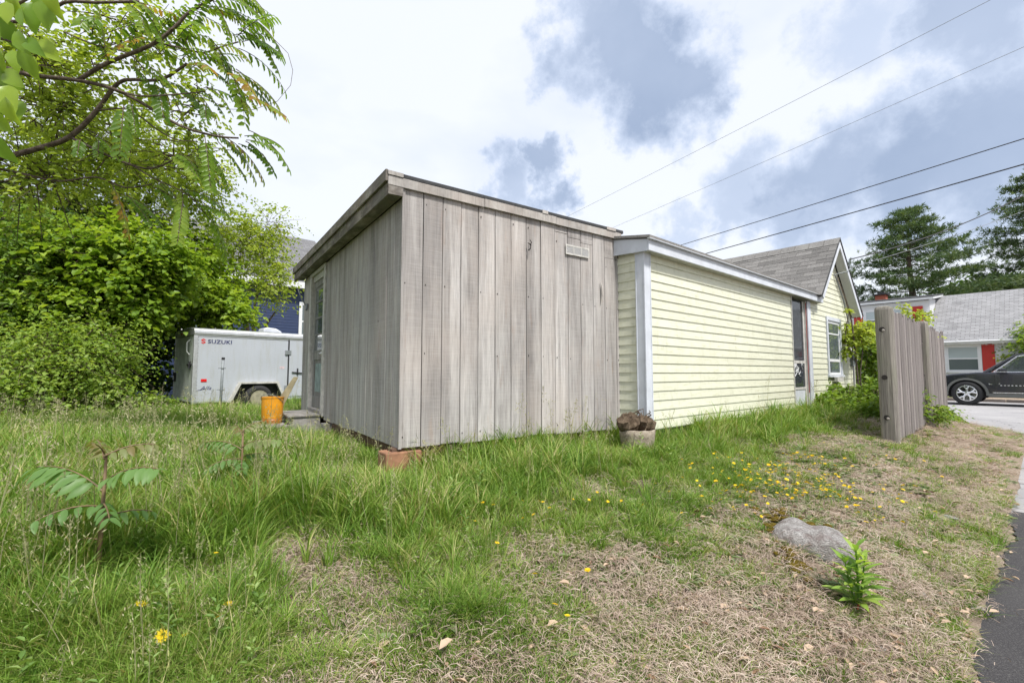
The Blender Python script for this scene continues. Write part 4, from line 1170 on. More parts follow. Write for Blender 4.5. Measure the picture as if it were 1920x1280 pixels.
# window reference: px 1805 at local x=0
EZ = 3.02; RZ = 5.75; RD = 3.6
wl_ = MB().box(-9.0, 7.5, .0, 7.2, .0, EZ)
lapwall(wl_, -9.0, 7.5, .5, EZ, 0, .115)
wl_.build('wall', M['white_siding'], RH)
M['found'] = plain('foundation', (.35, .34, .33), .9)
MB().box(-9.02, 7.52, -.03, .0, .0, .48).build('foundation', M['found'], RH)
roofquad('main_roof', [(-9.4, -.35, EZ - .05), (7.9, -.35, EZ - .05), (7.9, RD, RZ), (-9.4, RD, RZ)], M['roof_light'], RH)
roofquad('main_roof', [(7.9, 7.5, EZ - .05), (-9.4, 7.5, EZ - .05), (-9.4, RD, RZ), (7.9, RD, RZ)], M['roof_light'], RH)
MB().prism([(7.45, .0, EZ), (7.45, 7.2, EZ), (7.45, RD, RZ - .2)], (.05, 0, 0)).build('gable_end', M['white_siding'], RH)
MB().tube([(-9.4, -.36, EZ - .04), (7.9, -.36, EZ - .04)], .045, 6).build('gutter', M['white'], RH)
MB().box(-9.4, 7.9, -.34, -.02, EZ - .16, EZ - .12).box(-9.4, 7.9, -.345, -.32, EZ - .14, EZ - .06).build('soffit', M['white'], RH)
ic = MB(); r_ = random.Random(44)
for k in range(230):
    xx = -1.2 + k * .038; l_ = r_.uniform(.05, .2)
    ic.tube([(xx, -.385, EZ - .07), (xx + .01, -.385, EZ - .07 - l_)], .007, 3)
M['beads'] = plain('string_lights', (.66, .66, .58), .4)
ic.build('string_light', M['beads'], RH)
sn = MB()
for k in range(14): sn.box(-1.0 + k * .75, -.94 + k * .75, -.39, -.33, EZ - .02, EZ + .10)
sn.build('snow_guard', M['white'], RH)
nwindow(RH, -.62, 1.58, 1.1, 1.18, -.022, M['glass_pale'], M['red'], .42)
nwindow(RH, 4.3, 1.58, 1.1, 1.18, -.022, M['glass_pale'], M['red'], .52)
MB().box(-7.0, -3.75, -1.3, -.03, .0, 3.7).build('porch', M['white_siding'], RH)
MB().box(-5.2, -3.9, -1.34, -1.302, 2.55, 3.45).build('porch_window', M['black'], RH)
MB().box(-5.2, -3.9, -1.36, -1.303, 2.40, 2.548).build('red_sill', M['red'], RH)
# shed dormer
DX = -1.33; DZ0, DZ1, DY = 3.85, 5.30, 1.05
dm = MB().box(-8.2, DX, DY, DY + 2.0, 3.2, DZ1); lapwall(dm, -8.2, DX, 3.6, DZ1, DY, .115)
dmo = dm.build('dormer', M['white_siding'], RH)
ck = MB().prism([(DX + .002, DY, 3.4), (DX + .002, DY, DZ1), (DX + .002, DY + 2.2, DZ1 + .25), (DX + .002, DY + 2.2, 4.9)], (.03, 0, 0))
z = 3.5
while z < DZ1 + .1:
    ck.prism([(DX + .032, DY, z), (DX + .052, DY, z), (DX + .038, DY, z + .11), (DX + .032, DY, z + .11)], (0, 2.2, 0)); z += .115
ck.build('dormer_cheek', M['white_siding'], RH)
MB().prism([(-8.5, DY - .3, DZ1), (-8.5, DY - .3, DZ1 + .13), (-8.5, DY + 3.2, DZ1 + .62), (-8.5, DY + 3.2, DZ1 + .5)], (8.5 + DX + .25, 0, 0)).build('dormer_roof', M['white'], RH)
MB().prism([(-8.52, DY - .32, DZ1 + .134), (-8.52, DY - .32, DZ1 + .17), (-8.52, DY + 3.2, DZ1 + .67), (-8.52, DY + 3.2, DZ1 + .63)], (8.52 + DX + .28, 0, 0)).build('dormer_shingles', M['black_roof'], RH)
nwindow(RH, -2.95, 3.93, .88, 1.02, DY - .022, M['glass_pale'], M['red'], .42, sides=(0, 1))
nwindow(RH, -4.02, 3.93, .85, 1.02, DY - .022, M['glass_pale'], M['red'], .42, sides=(1, 0))
MB().box(-3.95, -3.45, 3.2, 3.8, 5.4, 6.1).build('chimney', M['brick_red'], RH)
MB().box(-4.05, -3.35, 3.1, 3.9, 6.1, 6.18).box(-3.85, -3.55, 3.3, 3.7, 6.18, 6.3).build('chimney_cap', M['black'], RH)
rhs = MB().box(3.0, 8.2, -1.6, -1.55, 0, 0)

# blue house behind the trailer (ridge along its own x)
BA = R(47.5)
bq = at(575, 533, 21.0)
BH = empty('blue_house', (bq.x, bq.y, 0), R(90) - BA)
tag(BH, 'dark blue clapboard house with grey shingle roof behind the trailer', 'house')
BE = bq.z
bw = MB().box(-16, 1.1, .0, 7.0, 0, BE)
lapwall(bw, -16, 1.1, .5, BE, 0, .13)
bw.build('wall', M['blue_siding'], BH)
roofquad('roof', [(-16.4, -.4, BE + .02), (1.5, -.4, BE + .02), (1.5, 3.5, BE + 3.1), (-16.4, 3.5, BE + 3.1)], M['roof_dark'], BH, .12)
roofquad('roof', [(1.5, 7.4, BE + .02), (-16.4, 7.4, BE + .02), (-16.4, 3.5, BE + 3.1), (1.5, 3.5, BE + 3.1)], M['roof_dark'], BH, .12)
MB().prism([(1.05, 0, BE), (1.05, 7, BE), (1.05, 3.5, BE + 2.7)], (.05, 0, 0)).build('gable_end', M['blue_siding'], BH)
MB().box(-16.4, 1.5, -.43, -.37, BE - .28, BE + .0).box(-16.3, 1.4, -.37, -.02, BE - .28, BE - .24).build('fascia', M['white'], BH)
nwindow(BH, -.22, BE - 2.55, 1.0, 1.6, -.022, M['glass_dark'])
nwindow(BH, -4.6, BE - 2.55, 1.0, 1.6, -.022, M['glass_dark'])
nwindow(BH, -9.0, BE - 2.55, 1.0, 1.6, -.022, M['glass_dark'])

# ================================================================== OVERHEAD WIRES
M['wire_pale'] = plain('cable_pale', (.30, .32, .36), .5)
def wire(a, b, z0, z1, r, m, name, label, ext_a=10, ext_b=40, sag=.25):
    A = atz(a[0], a[1], z0); B = atz(b[0], b[1], z1)
    d = (B - A); L = d.length; d.normalize()
    P0 = A - d * ext_a; P1 = B + d * ext_b; T = (P1 - P0).length
    pts = []
    n = 36
    for i in range(n + 1):
        f_ = i / n; p = P0.lerp(P1, f_)
        ta = ext_a / T; tb_ = (ext_a + L) / T
        p.z += sag * ((f_ - ta) * (f_ - tb_) / max(.05, (tb_ - ta) ** 2 / 4)) * (.35 if ta <= f_ <= tb_ else .0)
        pts.append(p)
    o = MB().tube(pts, r, 6).build(name, m)
    return tag(o, label, 'wire', 'overhead wires crossing the sky')
wire((1857, 0), (1095, 390), 9.0, 9.0, .0055, M['wire_pale'], 'power_line', 'topmost thin grey overhead wire, steepest across the sky')
wire((1920, 88), (1165, 420), 8.4, 8.4, .0055, M['wire_pale'], 'power_line', 'second thin grey overhead wire from the top')
wire((1920, 260), (1285, 457), 7.2, 7.2, .013, M['wire'], 'power_line', 'third wire from the top, black, above the thick black one')
wire((1920, 308), (1325, 475), 7.0, 7.0, .018, M['wire'], 'power_line', 'thickest black overhead wire passing just above the pine')
# service drop to the gable
ends = HM @ Vector((7.95, -.26, 4.12))
hi = at(1990, 325, 13.5)
pts = []
for i in range(25):
    f_ = i / 24; p = Vector(ends).lerp(hi, f_); p.z -= .55 * 4 * f_ * (1 - f_) * .5; pts.append(p)
tag(MB().tube(pts, .014, 6).build('service_cable', M['wire']), 'black service cable sagging to the gable peak', 'wire', 'overhead wires crossing the sky')
pts = []
hi2 = at(1990, 368, 17)
lo2 = HM @ Vector((7.95, -.26, 3.92))
for i in range(25):
    f_ = i / 24; p = Vector(lo2).lerp(hi2, f_); p.z -= .3 * 4 * f_ * (1 - f_) * .3; pts.append(p)
tag(MB().tube(pts, .007, 5).build('phone_cable', M['wire_grey']), 'thin lowest cable running from the gable past the pine', 'wire', 'overhead wires crossing the sky')

# ================================================================== ROCK
rk = atz(1515, 1000, .40)
def rockmat():
    t = NT('boulder'); v = t.coord('Object')
    n1 = t.noise(v, 3.5, 7, .65, .5); n2 = t.noise(v, 26, 5, .7); n3 = t.noise(t.coord('Object', loc=(3, 1, 5)), 2.6, 5, .6)
    c = t.ramp(n1, [(.3, (.30, .27, .25)), (.5, (.62, .59, .57)), (.68, (.78, .76, .74))])
    c = t.mix(t.rng(n2, .48, .66, 0, .75), c, (.19, .17, .16))
    c = t.mix(t.rng(n3, .5, .62, 0, .55), c, (.27, .20, .185))
    return t.done(t.bsdf(c, .95, t.bump(t.math('ADD', n1, t.math('MULTIPLY', n2, .9)), 1.0, .05), spec=.15))
M['boulder'] = rockmat()
r_ = random.Random(77)
rv_ = np.zeros((26 * 14, 3)); n_ = 26
k = 0
for i in range(14):
    ph = math.pi * .5 * i / 13
    for j in range(n_):
        th = 2 * math.pi * j / n_
        c, s_ = math.cos(th), math.sin(th)
        q_ = (abs(c) ** 3 + abs(s_) ** 3) ** (-1 / 3)
        nn = 1 + .16 * math.sin(2 * th + .7) + .08 * math.sin(5 * th + 2) + .04 * math.sin(9 * th)
        rad = abs(math.cos(ph)) ** .55 * q_ * nn
        rv_[k] = (rad * c, rad * s_, abs(math.sin(ph)) ** 1.15 * (1 + .12 * c - .2 * s_) + .05 * math.sin(7 * rad * c + 3) * math.cos(6 * rad * s_)); k += 1
F = []
for i in range(13):
    for j in range(n_):
        j2 = (j + 1) % n_; F.append((i * n_ + j, i * n_ + j2, (i + 1) * n_ + j2, (i + 1) * n_ + j))
ro = bpy.data.objects.new('boulder', npmesh('boulder', rv_, F, M['boulder'], True)); COL.objects.link(ro)
rkz = hz(rk.x, rk.y)
ro.location = (rk.x, rk.y, rkz - .045); ro.scale = (.235, .21, .20); ro.rotation_euler = (R(26), R(20), R(-30))
sub = ro.modifiers.new('s', 'SUBSURF'); sub.levels = 1; sub.render_levels = 1
tag(ro, 'half buried grey boulder on the dry bank below the yellow flowers', 'boulder')
M['moss'] = roughmat('moss', (.05, .035, .006), (.14, .10, .015), (.25, .19, .03), 60, 1.0)
mo = MB(); r_ = random.Random(9)
for (px, py, n1) in ((1462, 958, 10), (1450, 975, 7), (1475, 985, 6), (1500, 962, 8), (1520, 968, 7), (1485, 1015, 7), (1497, 1030, 6), (1470, 1005, 5), (1440, 962, 6)):
    for _ in range(n1):
        p = atz(px + r_.gauss(0, 11), py + r_.gauss(0, 5), .45); s_ = r_.uniform(.018, .042); z0 = hz(p.x, p.y)
        lm = lump([(.6, -.3), (1, .05), (.85, .45), (.4, .7), (.05, .75)], 8, .14, r_.randrange(9999))
        b = len(mo.v); mo.v += [(p.x + v[0] * s_, p.y + v[1] * s_, z0 + .03 + v[2] * s_ * .7) for v in lm.v]; mo.f += [tuple(b + i for i in f_) for f_ in lm.f]
tag(mo.build('moss', M['moss'], smooth=True), 'brown green moss cushions round the boulder', 'moss', kind='stuff')

# ================================================================== FOLIAGE TOOLS
def nrm(a): return a / np.maximum(np.linalg.norm(a, axis=-1, keepdims=True), 1e-9)
class Leaves:
    """collects folded leaf blades; six-vertex outline, bent along the midrib"""
    def __init__(s): s.P = []; s.D = []; s.N = []; s.L = []; s.W = []; s.T = []
    def add(s, P, D, N, L, W, T):
        n = len(P)
        s.P.append(np.asarray(P, float)); s.D.append(nrm(np.asarray(D, float))); s.N.append(np.asarray(N, float))
        s.L.append(np.broadcast_to(L, n)); s.W.append(np.broadcast_to(W, n)); s.T.append(np.broadcast_to(T, n))
    def build(s, name, m, parent=None, droop=.25, fold=.22, detail=True):
        P = np.concatenate(s.P); D = np.concatenate(s.D); N = np.concatenate(s.N)
        L = np.concatenate(s.L)[:, None]; W = np.concatenate(s.W)[:, None]; T = np.concatenate(s.T)
        S = nrm(np.cross(D, N)); N = nrm(np.cross(S, D)); n = len(P)
        if detail == 2:
            prof = [(0, .06), (.12, .52), (.3, .94), (.5, 1.0), (.7, .78), (.87, .4), (1.0, .02)]
            rows = []
            for f_, w_ in prof:
                c_ = P + D * L * f_ - N * L * droop * f_ * f_
                wav = .06 * np.sin(f_ * 9 + P[:, :1] * 60)
                rows += [c_ + S * W * .5 * w_ + N * W * (fold * w_ + wav), c_, c_ - S * W * .5 * w_ + N * W * (fold * w_ - wav)]
            V = np.stack(rows, 1).reshape(-1, 3); k = np.arange(n)[:, None] * 21; F = []
            for i in range(6):
                F.append(k + np.array([[3 * i, 3 * i + 3, 3 * i + 4, 3 * i + 1]])); F.append(k + np.array([[3 * i + 1, 3 * i + 4, 3 * i + 5, 3 * i + 2]]))
            F = np.concatenate(F); T = np.repeat(T, 21)
        elif detail:
            vs = [P, P + D * L * .38 + S * W * .5 + N * W * fold, P + D * L * .78 + S * W * .33 + N * (W * fold * .7 - L * droop * .35), P + D * L * .97 - N * L * droop,
                  P + D * L * .78 - S * W * .33 + N * (W * fold * .7 - L * droop * .35), P + D * L * .38 - S * W * .5 + N * W * fold]
            V = np.stack(vs, 1).reshape(-1, 3); k = np.arange(n)[:, None] * 6
            F = np.concatenate([k + np.array([[0, 1, 2, 3]]), k + np.array([[0, 3, 4, 5]])])
            T = np.repeat(T, 6)
        else:
            vs = [P, P + D * L * .45 + S * W * .5 + N * W * fold, P + D * L - N * L * droop, P + D * L * .45 - S * W * .5 + N * W * fold]
            V = np.stack(vs, 1).reshape(-1, 3); k = np.arange(n)[:, None] * 4
            F = np.concatenate([k + np.array([[0, 1, 2]]), k + np.array([[0, 2, 3]])])
            T = np.repeat(T, 4)
        o = bpy.data.objects.new(name, npmesh(name, V, F, m, detail == 2, {'tint': T})); COL.objects.link(o)
        if parent is not None: o.parent = parent
        return o
def rdir(n, rng, up=0.0):
    v = rng.normal(size=(n, 3)); v[:, 2] += up; return nrm(v)
def spray_crown(lv, rng, lobes, n_spray, per, L, W, twig=.45, flat=.6, inner=.25, tint=(0, 1), up=.8, tw=None, jit=.5):
    """lobes: (centre, radii(3), weight). Twig sprays start on the lobe's skin and carry leaves on both sides"""
    w = np.array([l[2] for l in lobes], float); w /= w.sum()
    li = rng.choice(len(lobes), n_spray, p=w)
    C = np.array([l[0] for l in lobes]); Rr = np.array([l[1] for l in lobes])
    d = rdir(n_spray, rng); rad = 1 - inner * rng.random(n_spray) ** 1.6
    base = C[li] + d * Rr[li] * rad[:, None]
    out = d * np.array([1, 1, flat]) + rng.normal(size=d.shape) * .35
    out = nrm(out)
    tl = twig * (.55 + .9 * rng.random(n_spray))
    st = rng.random(n_spray)
    for j in range(per):
        f_ = (j + .5) / per
        p = base + out * (tl * f_)[:, None] - np.array([0, 0, 1]) * (tl * .35 * f_ * f_)[:, None]
        p = p + rng.normal(size=p.shape) * .1 * twig
        side = nrm(np.cross(out, np.array([0, 0, 1.0])) + 1e-4)
        sg = 1 if j % 2 else -1
        D = out * .55 + side * sg * (.75 + .3 * rng.random(n_spray))[:, None] + rng.normal(size=p.shape) * .25 - np.array([0, 0, .25])
        N = np.array([0, 0, up]) + rng.normal(size=p.shape) * jit + d * .25
        sz = .45 + .85 * rng.random(n_spray)
        lv.add(p, D, N, L * sz, W * sz, np.clip(tint[0] + (tint[1] - tint[0]) * (st * .6 + rng.random(n_spray) * .4), 0, 1))
    if tw is not None:
        for i in range(0, n_spray, 3):
            a = Vector(base[i] - out[i] * tl[i] * .5); b = Vector(base[i] + out[i] * tl[i] * .9 - np.array([0, 0, tl[i] * .3]))
            tw.tube([a, (a + b) / 2 + Vector((0, 0, tl[i] * .06)), b], [.007, .005, .002], 4, False)
def P3(px, py, Y): return np.array(at(px, py, Y))
M['leaf_maple'] = leafmat('maple_leaf', [(0, (.08, .165, .02)), (.5, (.18, .295, .032)), (1, (.35, .46, .06))], .48)
M['leaf_shrub'] = leafmat('shrub_leaf', [(0, (.08, .165, .025)), (.5, (.18, .295, .042)), (1, (.36, .46, .09))], .48)
M['leaf_gap_shade'] = leafmat('gap_shade_leaf', [(0, (.035, .075, .015)), (1, (.07, .13, .025))], .3)  # leaf colour darkened to stand for deep shadow in the thicket's gaps
M['leaf_light'] = leafmat('light_leaf', [(0, (.17, .25, .035)), (.5, (.31, .41, .06)), (1, (.48, .54, .12))], .58)
M['leaf_pinnate'] = leafmat('pinnate_leaf', [(0, (.10, .20, .03)), (.6, (.20, .33, .045)), (.92, (.33, .42, .07)), (1, (.40, .24, .06))], .6, .35)
M['leaf_near'] = leafmat('near_leaf', [(0, (.17, .30, .04)), (1, (.34, .46, .06))], .55, .3)
M['bark'] = roughmat('bark', (.05, .04, .032), (.13, .10, .08), (.24, .20, .17), 24, .8)
M['twig'] = plain('twig_brown', (.10, .07, .05), .9, var=.3, scale=20)
def shrub(name, label, cat, lobes_px, n_spray, per, L, W, m, seed, stems=(), group=None, depth_r=1.0, **kw):
    """lobes_px: (px, py, depth, half width px, half height px, weight)"""
    rng = np.random.default_rng(seed)
    lobes = []
    for (px, py, Y, hw, hh, w) in lobes_px:
        c = P3(px, py, Y); k = Y / FPX
        lobes.append((c, np.array([hw * k, hw * k * depth_r, hh * k]), w))
    c0 = lobes[0][0]; root = empty(name, (c0[0], c0[1], hz(c0[0], c0[1])))
    tag(root, label, cat, group)
    off = np.array(root.location)
    for l in range(len(lobes)): lobes[l] = (lobes[l][0] - off, lobes[l][1], lobes[l][2])
    lv = Leaves(); tw = MB()
    spray_crown(lv, rng, lobes, n_spray, per, L, W, tw=tw, **kw)
    lv.build('crown', m, root, detail=L > .09)
    tw.build('twig', M['twig'], root)
    tk = MB()
    if not stems: stems = [[(0, 0, -.1, .012), (.1, .05, .5, .008)], [(.1, .1, -.1, .01), (-.1, .1, .4, .006)]]
    for s_ in stems: tk.tube([p[:3] for p in s_], [p[3] for p in s_], 7)
    tk.build('trunk', M['bark'], root, smooth=True)
    return root
def stems_to(root_xy, tips, r0=.05, seed=0):
    """simple bent stems from a base (0,0) to tips relative to the root"""
    r = random.Random(seed); out = []
    for t in tips:
        b = Vector((r.uniform(-.15, .15), r.uniform(-.15, .15), -.1)); t = Vector(t); P_ = []
        for i in range(7):
            f_ = i / 6; p = b.lerp(t, f_); p.x += .12 * math.sin(f_ * 5 + r.random()); p.z += .25 * math.sin(f_ * 3.14)
            P_.append((p.x, p.y, p.z, r0 * (1 - .8 * f_) + .004))
        out.append(P_)
    return out

# ------------------------------------------------------------------ the thicket on the left
shrub('maple_shrub', 'tall dark green broad leaved maple bush left of the trailer', 'bush',
      [(215, 500, 10.2, 95, 75, 1.2), (232, 550, 10.0, 56, 50, 1.0), (170, 560, 9.9, 80, 50, .8), (280, 480, 10.4, 65, 50, .7), (150, 480, 10.2, 65, 60, .7)],
      1350, 12, .135, .125, M['leaf_maple'], 1, twig=.6, tint=(.15, 1), flat=.35, up=1.6, jit=.35, inner=.45, stems=stems_to(None, [(.2, 0, 2.8), (-.6, .2, 2.6), (.8, .2, 2.4)], .06, 1))
shrub('maple_bush', 'bright green maple boughs spreading over the trailer roof end', 'bush',
      [(370, 555, 12.8, 62, 38, 1.0), (320, 545, 12.4, 55, 45, .8), (425, 582, 12.6, 22, 16, .3), (345, 480, 12.6, 55, 45, .6)],
      700, 12, .13, .12, M['leaf_maple'], 2, twig=.65, flat=.35, up=1.6, jit=.35, tint=(.3, 1), stems=stems_to(None, [(.2, 0, 2.6), (-.6, .2, 2.4)], .06, 2))
shrub('small_tree', 'light yellow green small leaved tree in front of the blue house', 'tree',
      [(465, 462, 14.5, 54, 52, 1.0), (420, 450, 14.6, 50, 50, .6), (508, 530, 14.2, 26, 34, .4), (500, 420, 14.6, 36, 30, .35), (530, 500, 14.4, 16, 24, .15)],
      620, 11, .10, .065, M['leaf_light'], 3, flat=.8, twig=.6, inner=.75, stems=stems_to(None, [(.5, 0, 3.6), (-.7, .1, 3.2), (.1, .1, 3.9), (1.0, 0, 2.9)], .09, 3))
shrub('leafy_shrub', 'low spreading bright shrub at the left edge of the yard', 'bush',
      [(75, 680, 8.4, 85, 55, 1.0), (150, 700, 8.6, 65, 50, .9), (30, 730, 8.2, 60, 45, .7), (185, 650, 8.9, 40, 40, .5), (90, 745, 8.3, 90, 28, .6), (110, 640, 8.8, 70, 30, .5)],
      1250, 14, .075, .05, M['leaf_shrub'], 4, twig=.7, inner=.6, tint=(.3, 1), stems=stems_to(None, [(.3, 0, 1.0), (-.5, .2, .9), (.8, .1, .8)], .03, 4))
shrub('viny_bush', 'vine covered bush high at the left edge above the low shrub', 'bush',
      [(45, 500, 9.2, 70, 75, 1.0), (10, 580, 8.9, 45, 60, .7), (100, 560, 9.4, 50, 50, .6), (55, 430, 9.4, 75, 40, .6), (20, 640, 9.0, 50, 40, .4)],
      1300, 12, .085, .06, M['leaf_shrub'], 5, inner=.55, tint=(0, .8), stems=stems_to(None, [(.3, 0, 2.6), (-.5, .2, 2.4)], .05, 5))
shrub('gap_shade_hedge', 'added hedge coloured dark as the shaded gaps behind the maple bush', 'hedge',  # added backing that closes the sky gaps and shows as shaded interior
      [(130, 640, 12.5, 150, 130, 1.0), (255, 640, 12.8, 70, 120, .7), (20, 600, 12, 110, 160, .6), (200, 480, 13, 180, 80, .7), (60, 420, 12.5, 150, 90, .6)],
      1700, 10, .17, .13, M['leaf_gap_shade'], 6, inner=.9, tint=(0, 1), stems=stems_to(None, [(.3, 0, 3), (-1.5, .2, 3), (1.2, .1, 3)], .08, 6))
shrub('back_tree', 'yellow green leafy tree filling the sky above the thicket', 'tree',
      [(120, 330, 11.4, 120, 80, 1.0), (250, 340, 11.8, 100, 55, .8), (60, 230, 11.0, 90, 80, .8), (190, 250, 11.4, 90, 60, .6), (330, 330, 12.0, 70, 45, .5), (390, 330, 12.4, 50, 40, .35), (290, 260, 11.6, 80, 50, .4), (100, 130, 11.0, 110, 60, .5), (230, 390, 12.2, 90, 30, .6), (360, 380, 12.4, 50, 25, .3)],
      1500, 11, .095, .062, M['leaf_light'], 7, inner=.95, twig=.5, tint=(0, .8), stems=stems_to(None, [(.3, 0, 5.6), (-1.2, .2, 5.2), (1.2, .1, 5.2), (2.4, .1, 4.9)], .045, 7))
# weeds at the thicket foot
rw_ = np.random.default_rng(60)
# ------------------------------------------------------------------ overhanging pinnate tree
pin = empty('pinnate_tree', (-5.6, 4.6, hz(-5.6, 4.6))); tag(pin, 'overhanging tree with brown limbs and feathery leaves at upper left', 'tree')
po_ = Vector(pin.location)
def PB(px, py, Y): return at(px, py, Y) - po_
limbs = [
    ([(-60, 300, 4.6), (0, 296, 4.6), (84, 275, 4.6), (134, 255, 4.55), (181, 208, 4.5), (208, 171, 4.5), (235, 150, 4.45), (300, 150, 4.4), (350, 120, 4.3)], .05, .012),
    ([(-60, 118, 4.3), (10, 128, 4.3), (57, 141, 4.3), (148, 151, 4.3), (215, 168, 4.3), (269, 195, 4.3), (336, 235, 4.25), (403, 255, 4.2), (447, 259, 4.2)], .042, .008),
    ([(148, 150, 4.3), (202, 118, 4.25), (285, 84, 4.2), (329, 50, 4.2), (353, 25, 4.2), (400, -2, 4.2), (450, -30, 4.2)], .032, .012),
    ([(299, 82, 4.2), (340, 90, 4.2), (380, 99, 4.2), (415, 88, 4.2), (447, 79, 4.2)], .014, .006),
    ([(380, 99, 4.2), (405, 115, 4.2), (430, 138, 4.2), (450, 160, 4.2)], .010, .005),
    ([(134, 258, 4.55), (188, 285, 4.6), (245, 309, 4.6), (285, 316, 4.6), (329, 299, 4.6), (360, 290, 4.6)], .022, .006),
    ([(245, 309, 4.6), (290, 335, 4.6), (336, 356, 4.6), (370, 380, 4.6)], .012, .005),
    ([(215, 168, 4.3), (260, 180, 4.2), (320, 178, 4.2), (385, 172, 4.2)], .016, .005),
    ([(-40, 310, 4.6), (40, 325, 4.7), (110, 340, 4.8), (180, 332, 4.8), (235, 352, 4.8), (285, 345, 4.8)], .022, .006),
    ([(-40, 40, 4.0), (60, 38, 4.0), (120, 5, 4.0), (180, 5, 4.0), (260, 3, 4.0)], .025, .012),
    ([(181, 208, 4.5), (240, 205, 4.4), (290, 240, 4.4), (330, 262, 4.4), (370, 265, 4.4)], .014, .005),
    ([(120, 60, 4.2), (180, 85, 4.2), (240, 100, 4.3), (270, 130, 4.3)], .012, .006),
]
lb = MB()
for pts_, r0, r1 in limbs:
    # smooth the polyline
    P_ = [PB(*p) for p in pts_]; Q = []
    for i in range(len(P_) - 1):
        a, b = P_[i], P_[i + 1]; pa = P_[max(i - 1, 0)]; nb = P_[min(i + 2, len(P_) - 1)]
        for f_ in (0, .33, .66):
            Q.append(.5 * ((2 * a) + (b - pa) * f_ + (2 * pa - 5 * a + 4 * b - nb) * f_ ** 2 + (3 * a - pa - 3 * b + nb) * f_ ** 3))
    Q.append(P_[-1])
    r0 *= .62; lb.tube(Q, [r0 + (r1 - r0) * i / (len(Q) - 1) for i in range(len(Q))], 8)
base_ = PB(-60, 300, 4.6)
lb.tube([Vector((0, 0, -.2)), Vector((.1, 0, 1.6)), Vector((.0, .05, 2.6)), base_], [.13, .11, .09, .05], 9)
lb.tube([Vector((.1, 0, 1.7)), Vector((.2, -.2, 3.0)), PB(-60, 118, 4.3)], [.1, .07, .042], 9)
lb.tube([Vector((.2, -.2, 3.0)), Vector((.5, -.5, 3.9)), PB(-40, 40, 4.0)], [.06, .04, .025], 9)
lb.build('limb', M['bark'], pin, smooth=True)
fr = Leaves(); rach = MB(); rp = random.Random(31); rpn = np.random.default_rng(32)
def frond(base, d, length, pairs, lw, lv, rc, droop=.5, tint=(0, .8), ll=None):
    d = Vector(d).normalized(); P_ = []
    p = Vector(base); n = 10; cur = d.copy()
    for i in range(n + 1):
        P_.append(p.copy()); p = p + cur * (length / n); cur = (cur + Vector((0, 0, -droop / n * 1.6))).normalized()
    rc.tube(P_, [.0035 * (1 - .7 * i / n) + .0008 for i in range(n + 1)], 4, False)
    ll = ll or length * .19
    A = []; D = []; N = []; LL = []
    t0 = rp.uniform(*tint)
    for k in range(pairs):
        f_ = .16 + .82 * k / (pairs - 1); x = f_ * n; i = min(int(x), n - 1); q = P_[i].lerp(P_[i + 1], x - i)
        t = (P_[i + 1] - P_[i]).normalized(); s_ = t.cross(Vector((0, 0, 1)))
        if s_.length < .1: s_ = Vector((1, 0, 0))
        s_.normalize(); up = s_.cross(t)
        for sg in (-1, 1):
            A.append(q); D.append(s_ * sg * .85 + t * .32 - Vector((0, 0, .45)) + Vector((rp.uniform(-.12, .12), rp.uniform(-.12, .12), rp.uniform(-.15, .1)))); N.append(up + Vector((rp.uniform(-.2, .2), rp.uniform(-.2, .2), 0)))
            LL.append(ll * (1 - .45 * abs(f_ - .5)) * rp.uniform(.85, 1.1))
    LL = np.array(LL)
    lv.add(np.array([tuple(a) for a in A]), np.array([tuple(a) for a in D]), np.array([tuple(a) for a in N]), LL, LL * lw, np.clip(t0 + rpn.random(len(LL)) * .2, 0, 1))
tips = [  # px, py, depth, image direction, number
    (447, 79, 4.2, (1, -.1), 4), (450, 160, 4.2, (1, -.5), 4), (447, 259, 4.2, (1, -.25), 4), (403, 255, 4.2, (.8, -.8), 3), (385, 172, 4.2, (1, -.4), 3), (360, 290, 4.6, (1, -.4), 3),
    (370, 380, 4.6, (.7, -.7), 3), (336, 356, 4.6, (.7, -.9), 2), (350, 120, 4.3, (1, -.3), 4), (415, 88, 4.2, (.8, -.9), 3), (430, 138, 4.2, (.9, -.7), 3), (370, 265, 4.4, (.9, -.6), 3),
    (400, 0, 4.2, (1, -.2), 4), (353, 25, 4.2, (1, .1), 4), (430, -20, 4.2, (1, -.5), 4), (285, 84, 4.2, (.6, .7), 3), (260, 5, 4.0, (1, -.5), 4), (285, 345, 4.8, (1, -.5), 3), (300, 150, 4.4, (.8, -.6), 3), (340, 90, 4.2, (.7, .7), 3),
    (180, 60, 4.2, (.8, .2), 3), (230, 40, 4.2, (.8, -.3), 3), (320, 60, 4.2, (.9, .3), 3), (270, 130, 4.3, (.7, -.6), 3), (200, 100, 4.3, (.4, .8), 2), (329, 299, 4.6, (.9, -.6), 3), (460, 40, 4.2, (.9, -.8), 3), (180, 250, 4.5, (.5, -.8), 2), (245, 200, 4.3, (.6, -.8), 2), (235, 352, 4.8, (.8, -.6), 2)]
for (px, py, Y_, (dx, dz), n) in tips:
    for k in range(n + 1):
        b = PB(px + rp.gauss(0, 12), py + rp.gauss(0, 10), Y_ + rp.uniform(-.1, .1))
        frond(b, (dx + rp.gauss(0, .35), rp.gauss(0, .45), dz + rp.gauss(0, .35)), rp.uniform(.33, .6), rp.randrange(8, 12), .46, fr, rach, droop=rp.uniform(.25, .9), tint=(0, .85))
fr.build('foliage', M['leaf_pinnate'], pin, droop=.15, fold=.12)
rach.build('leaf_stalk', M['twig'], pin)
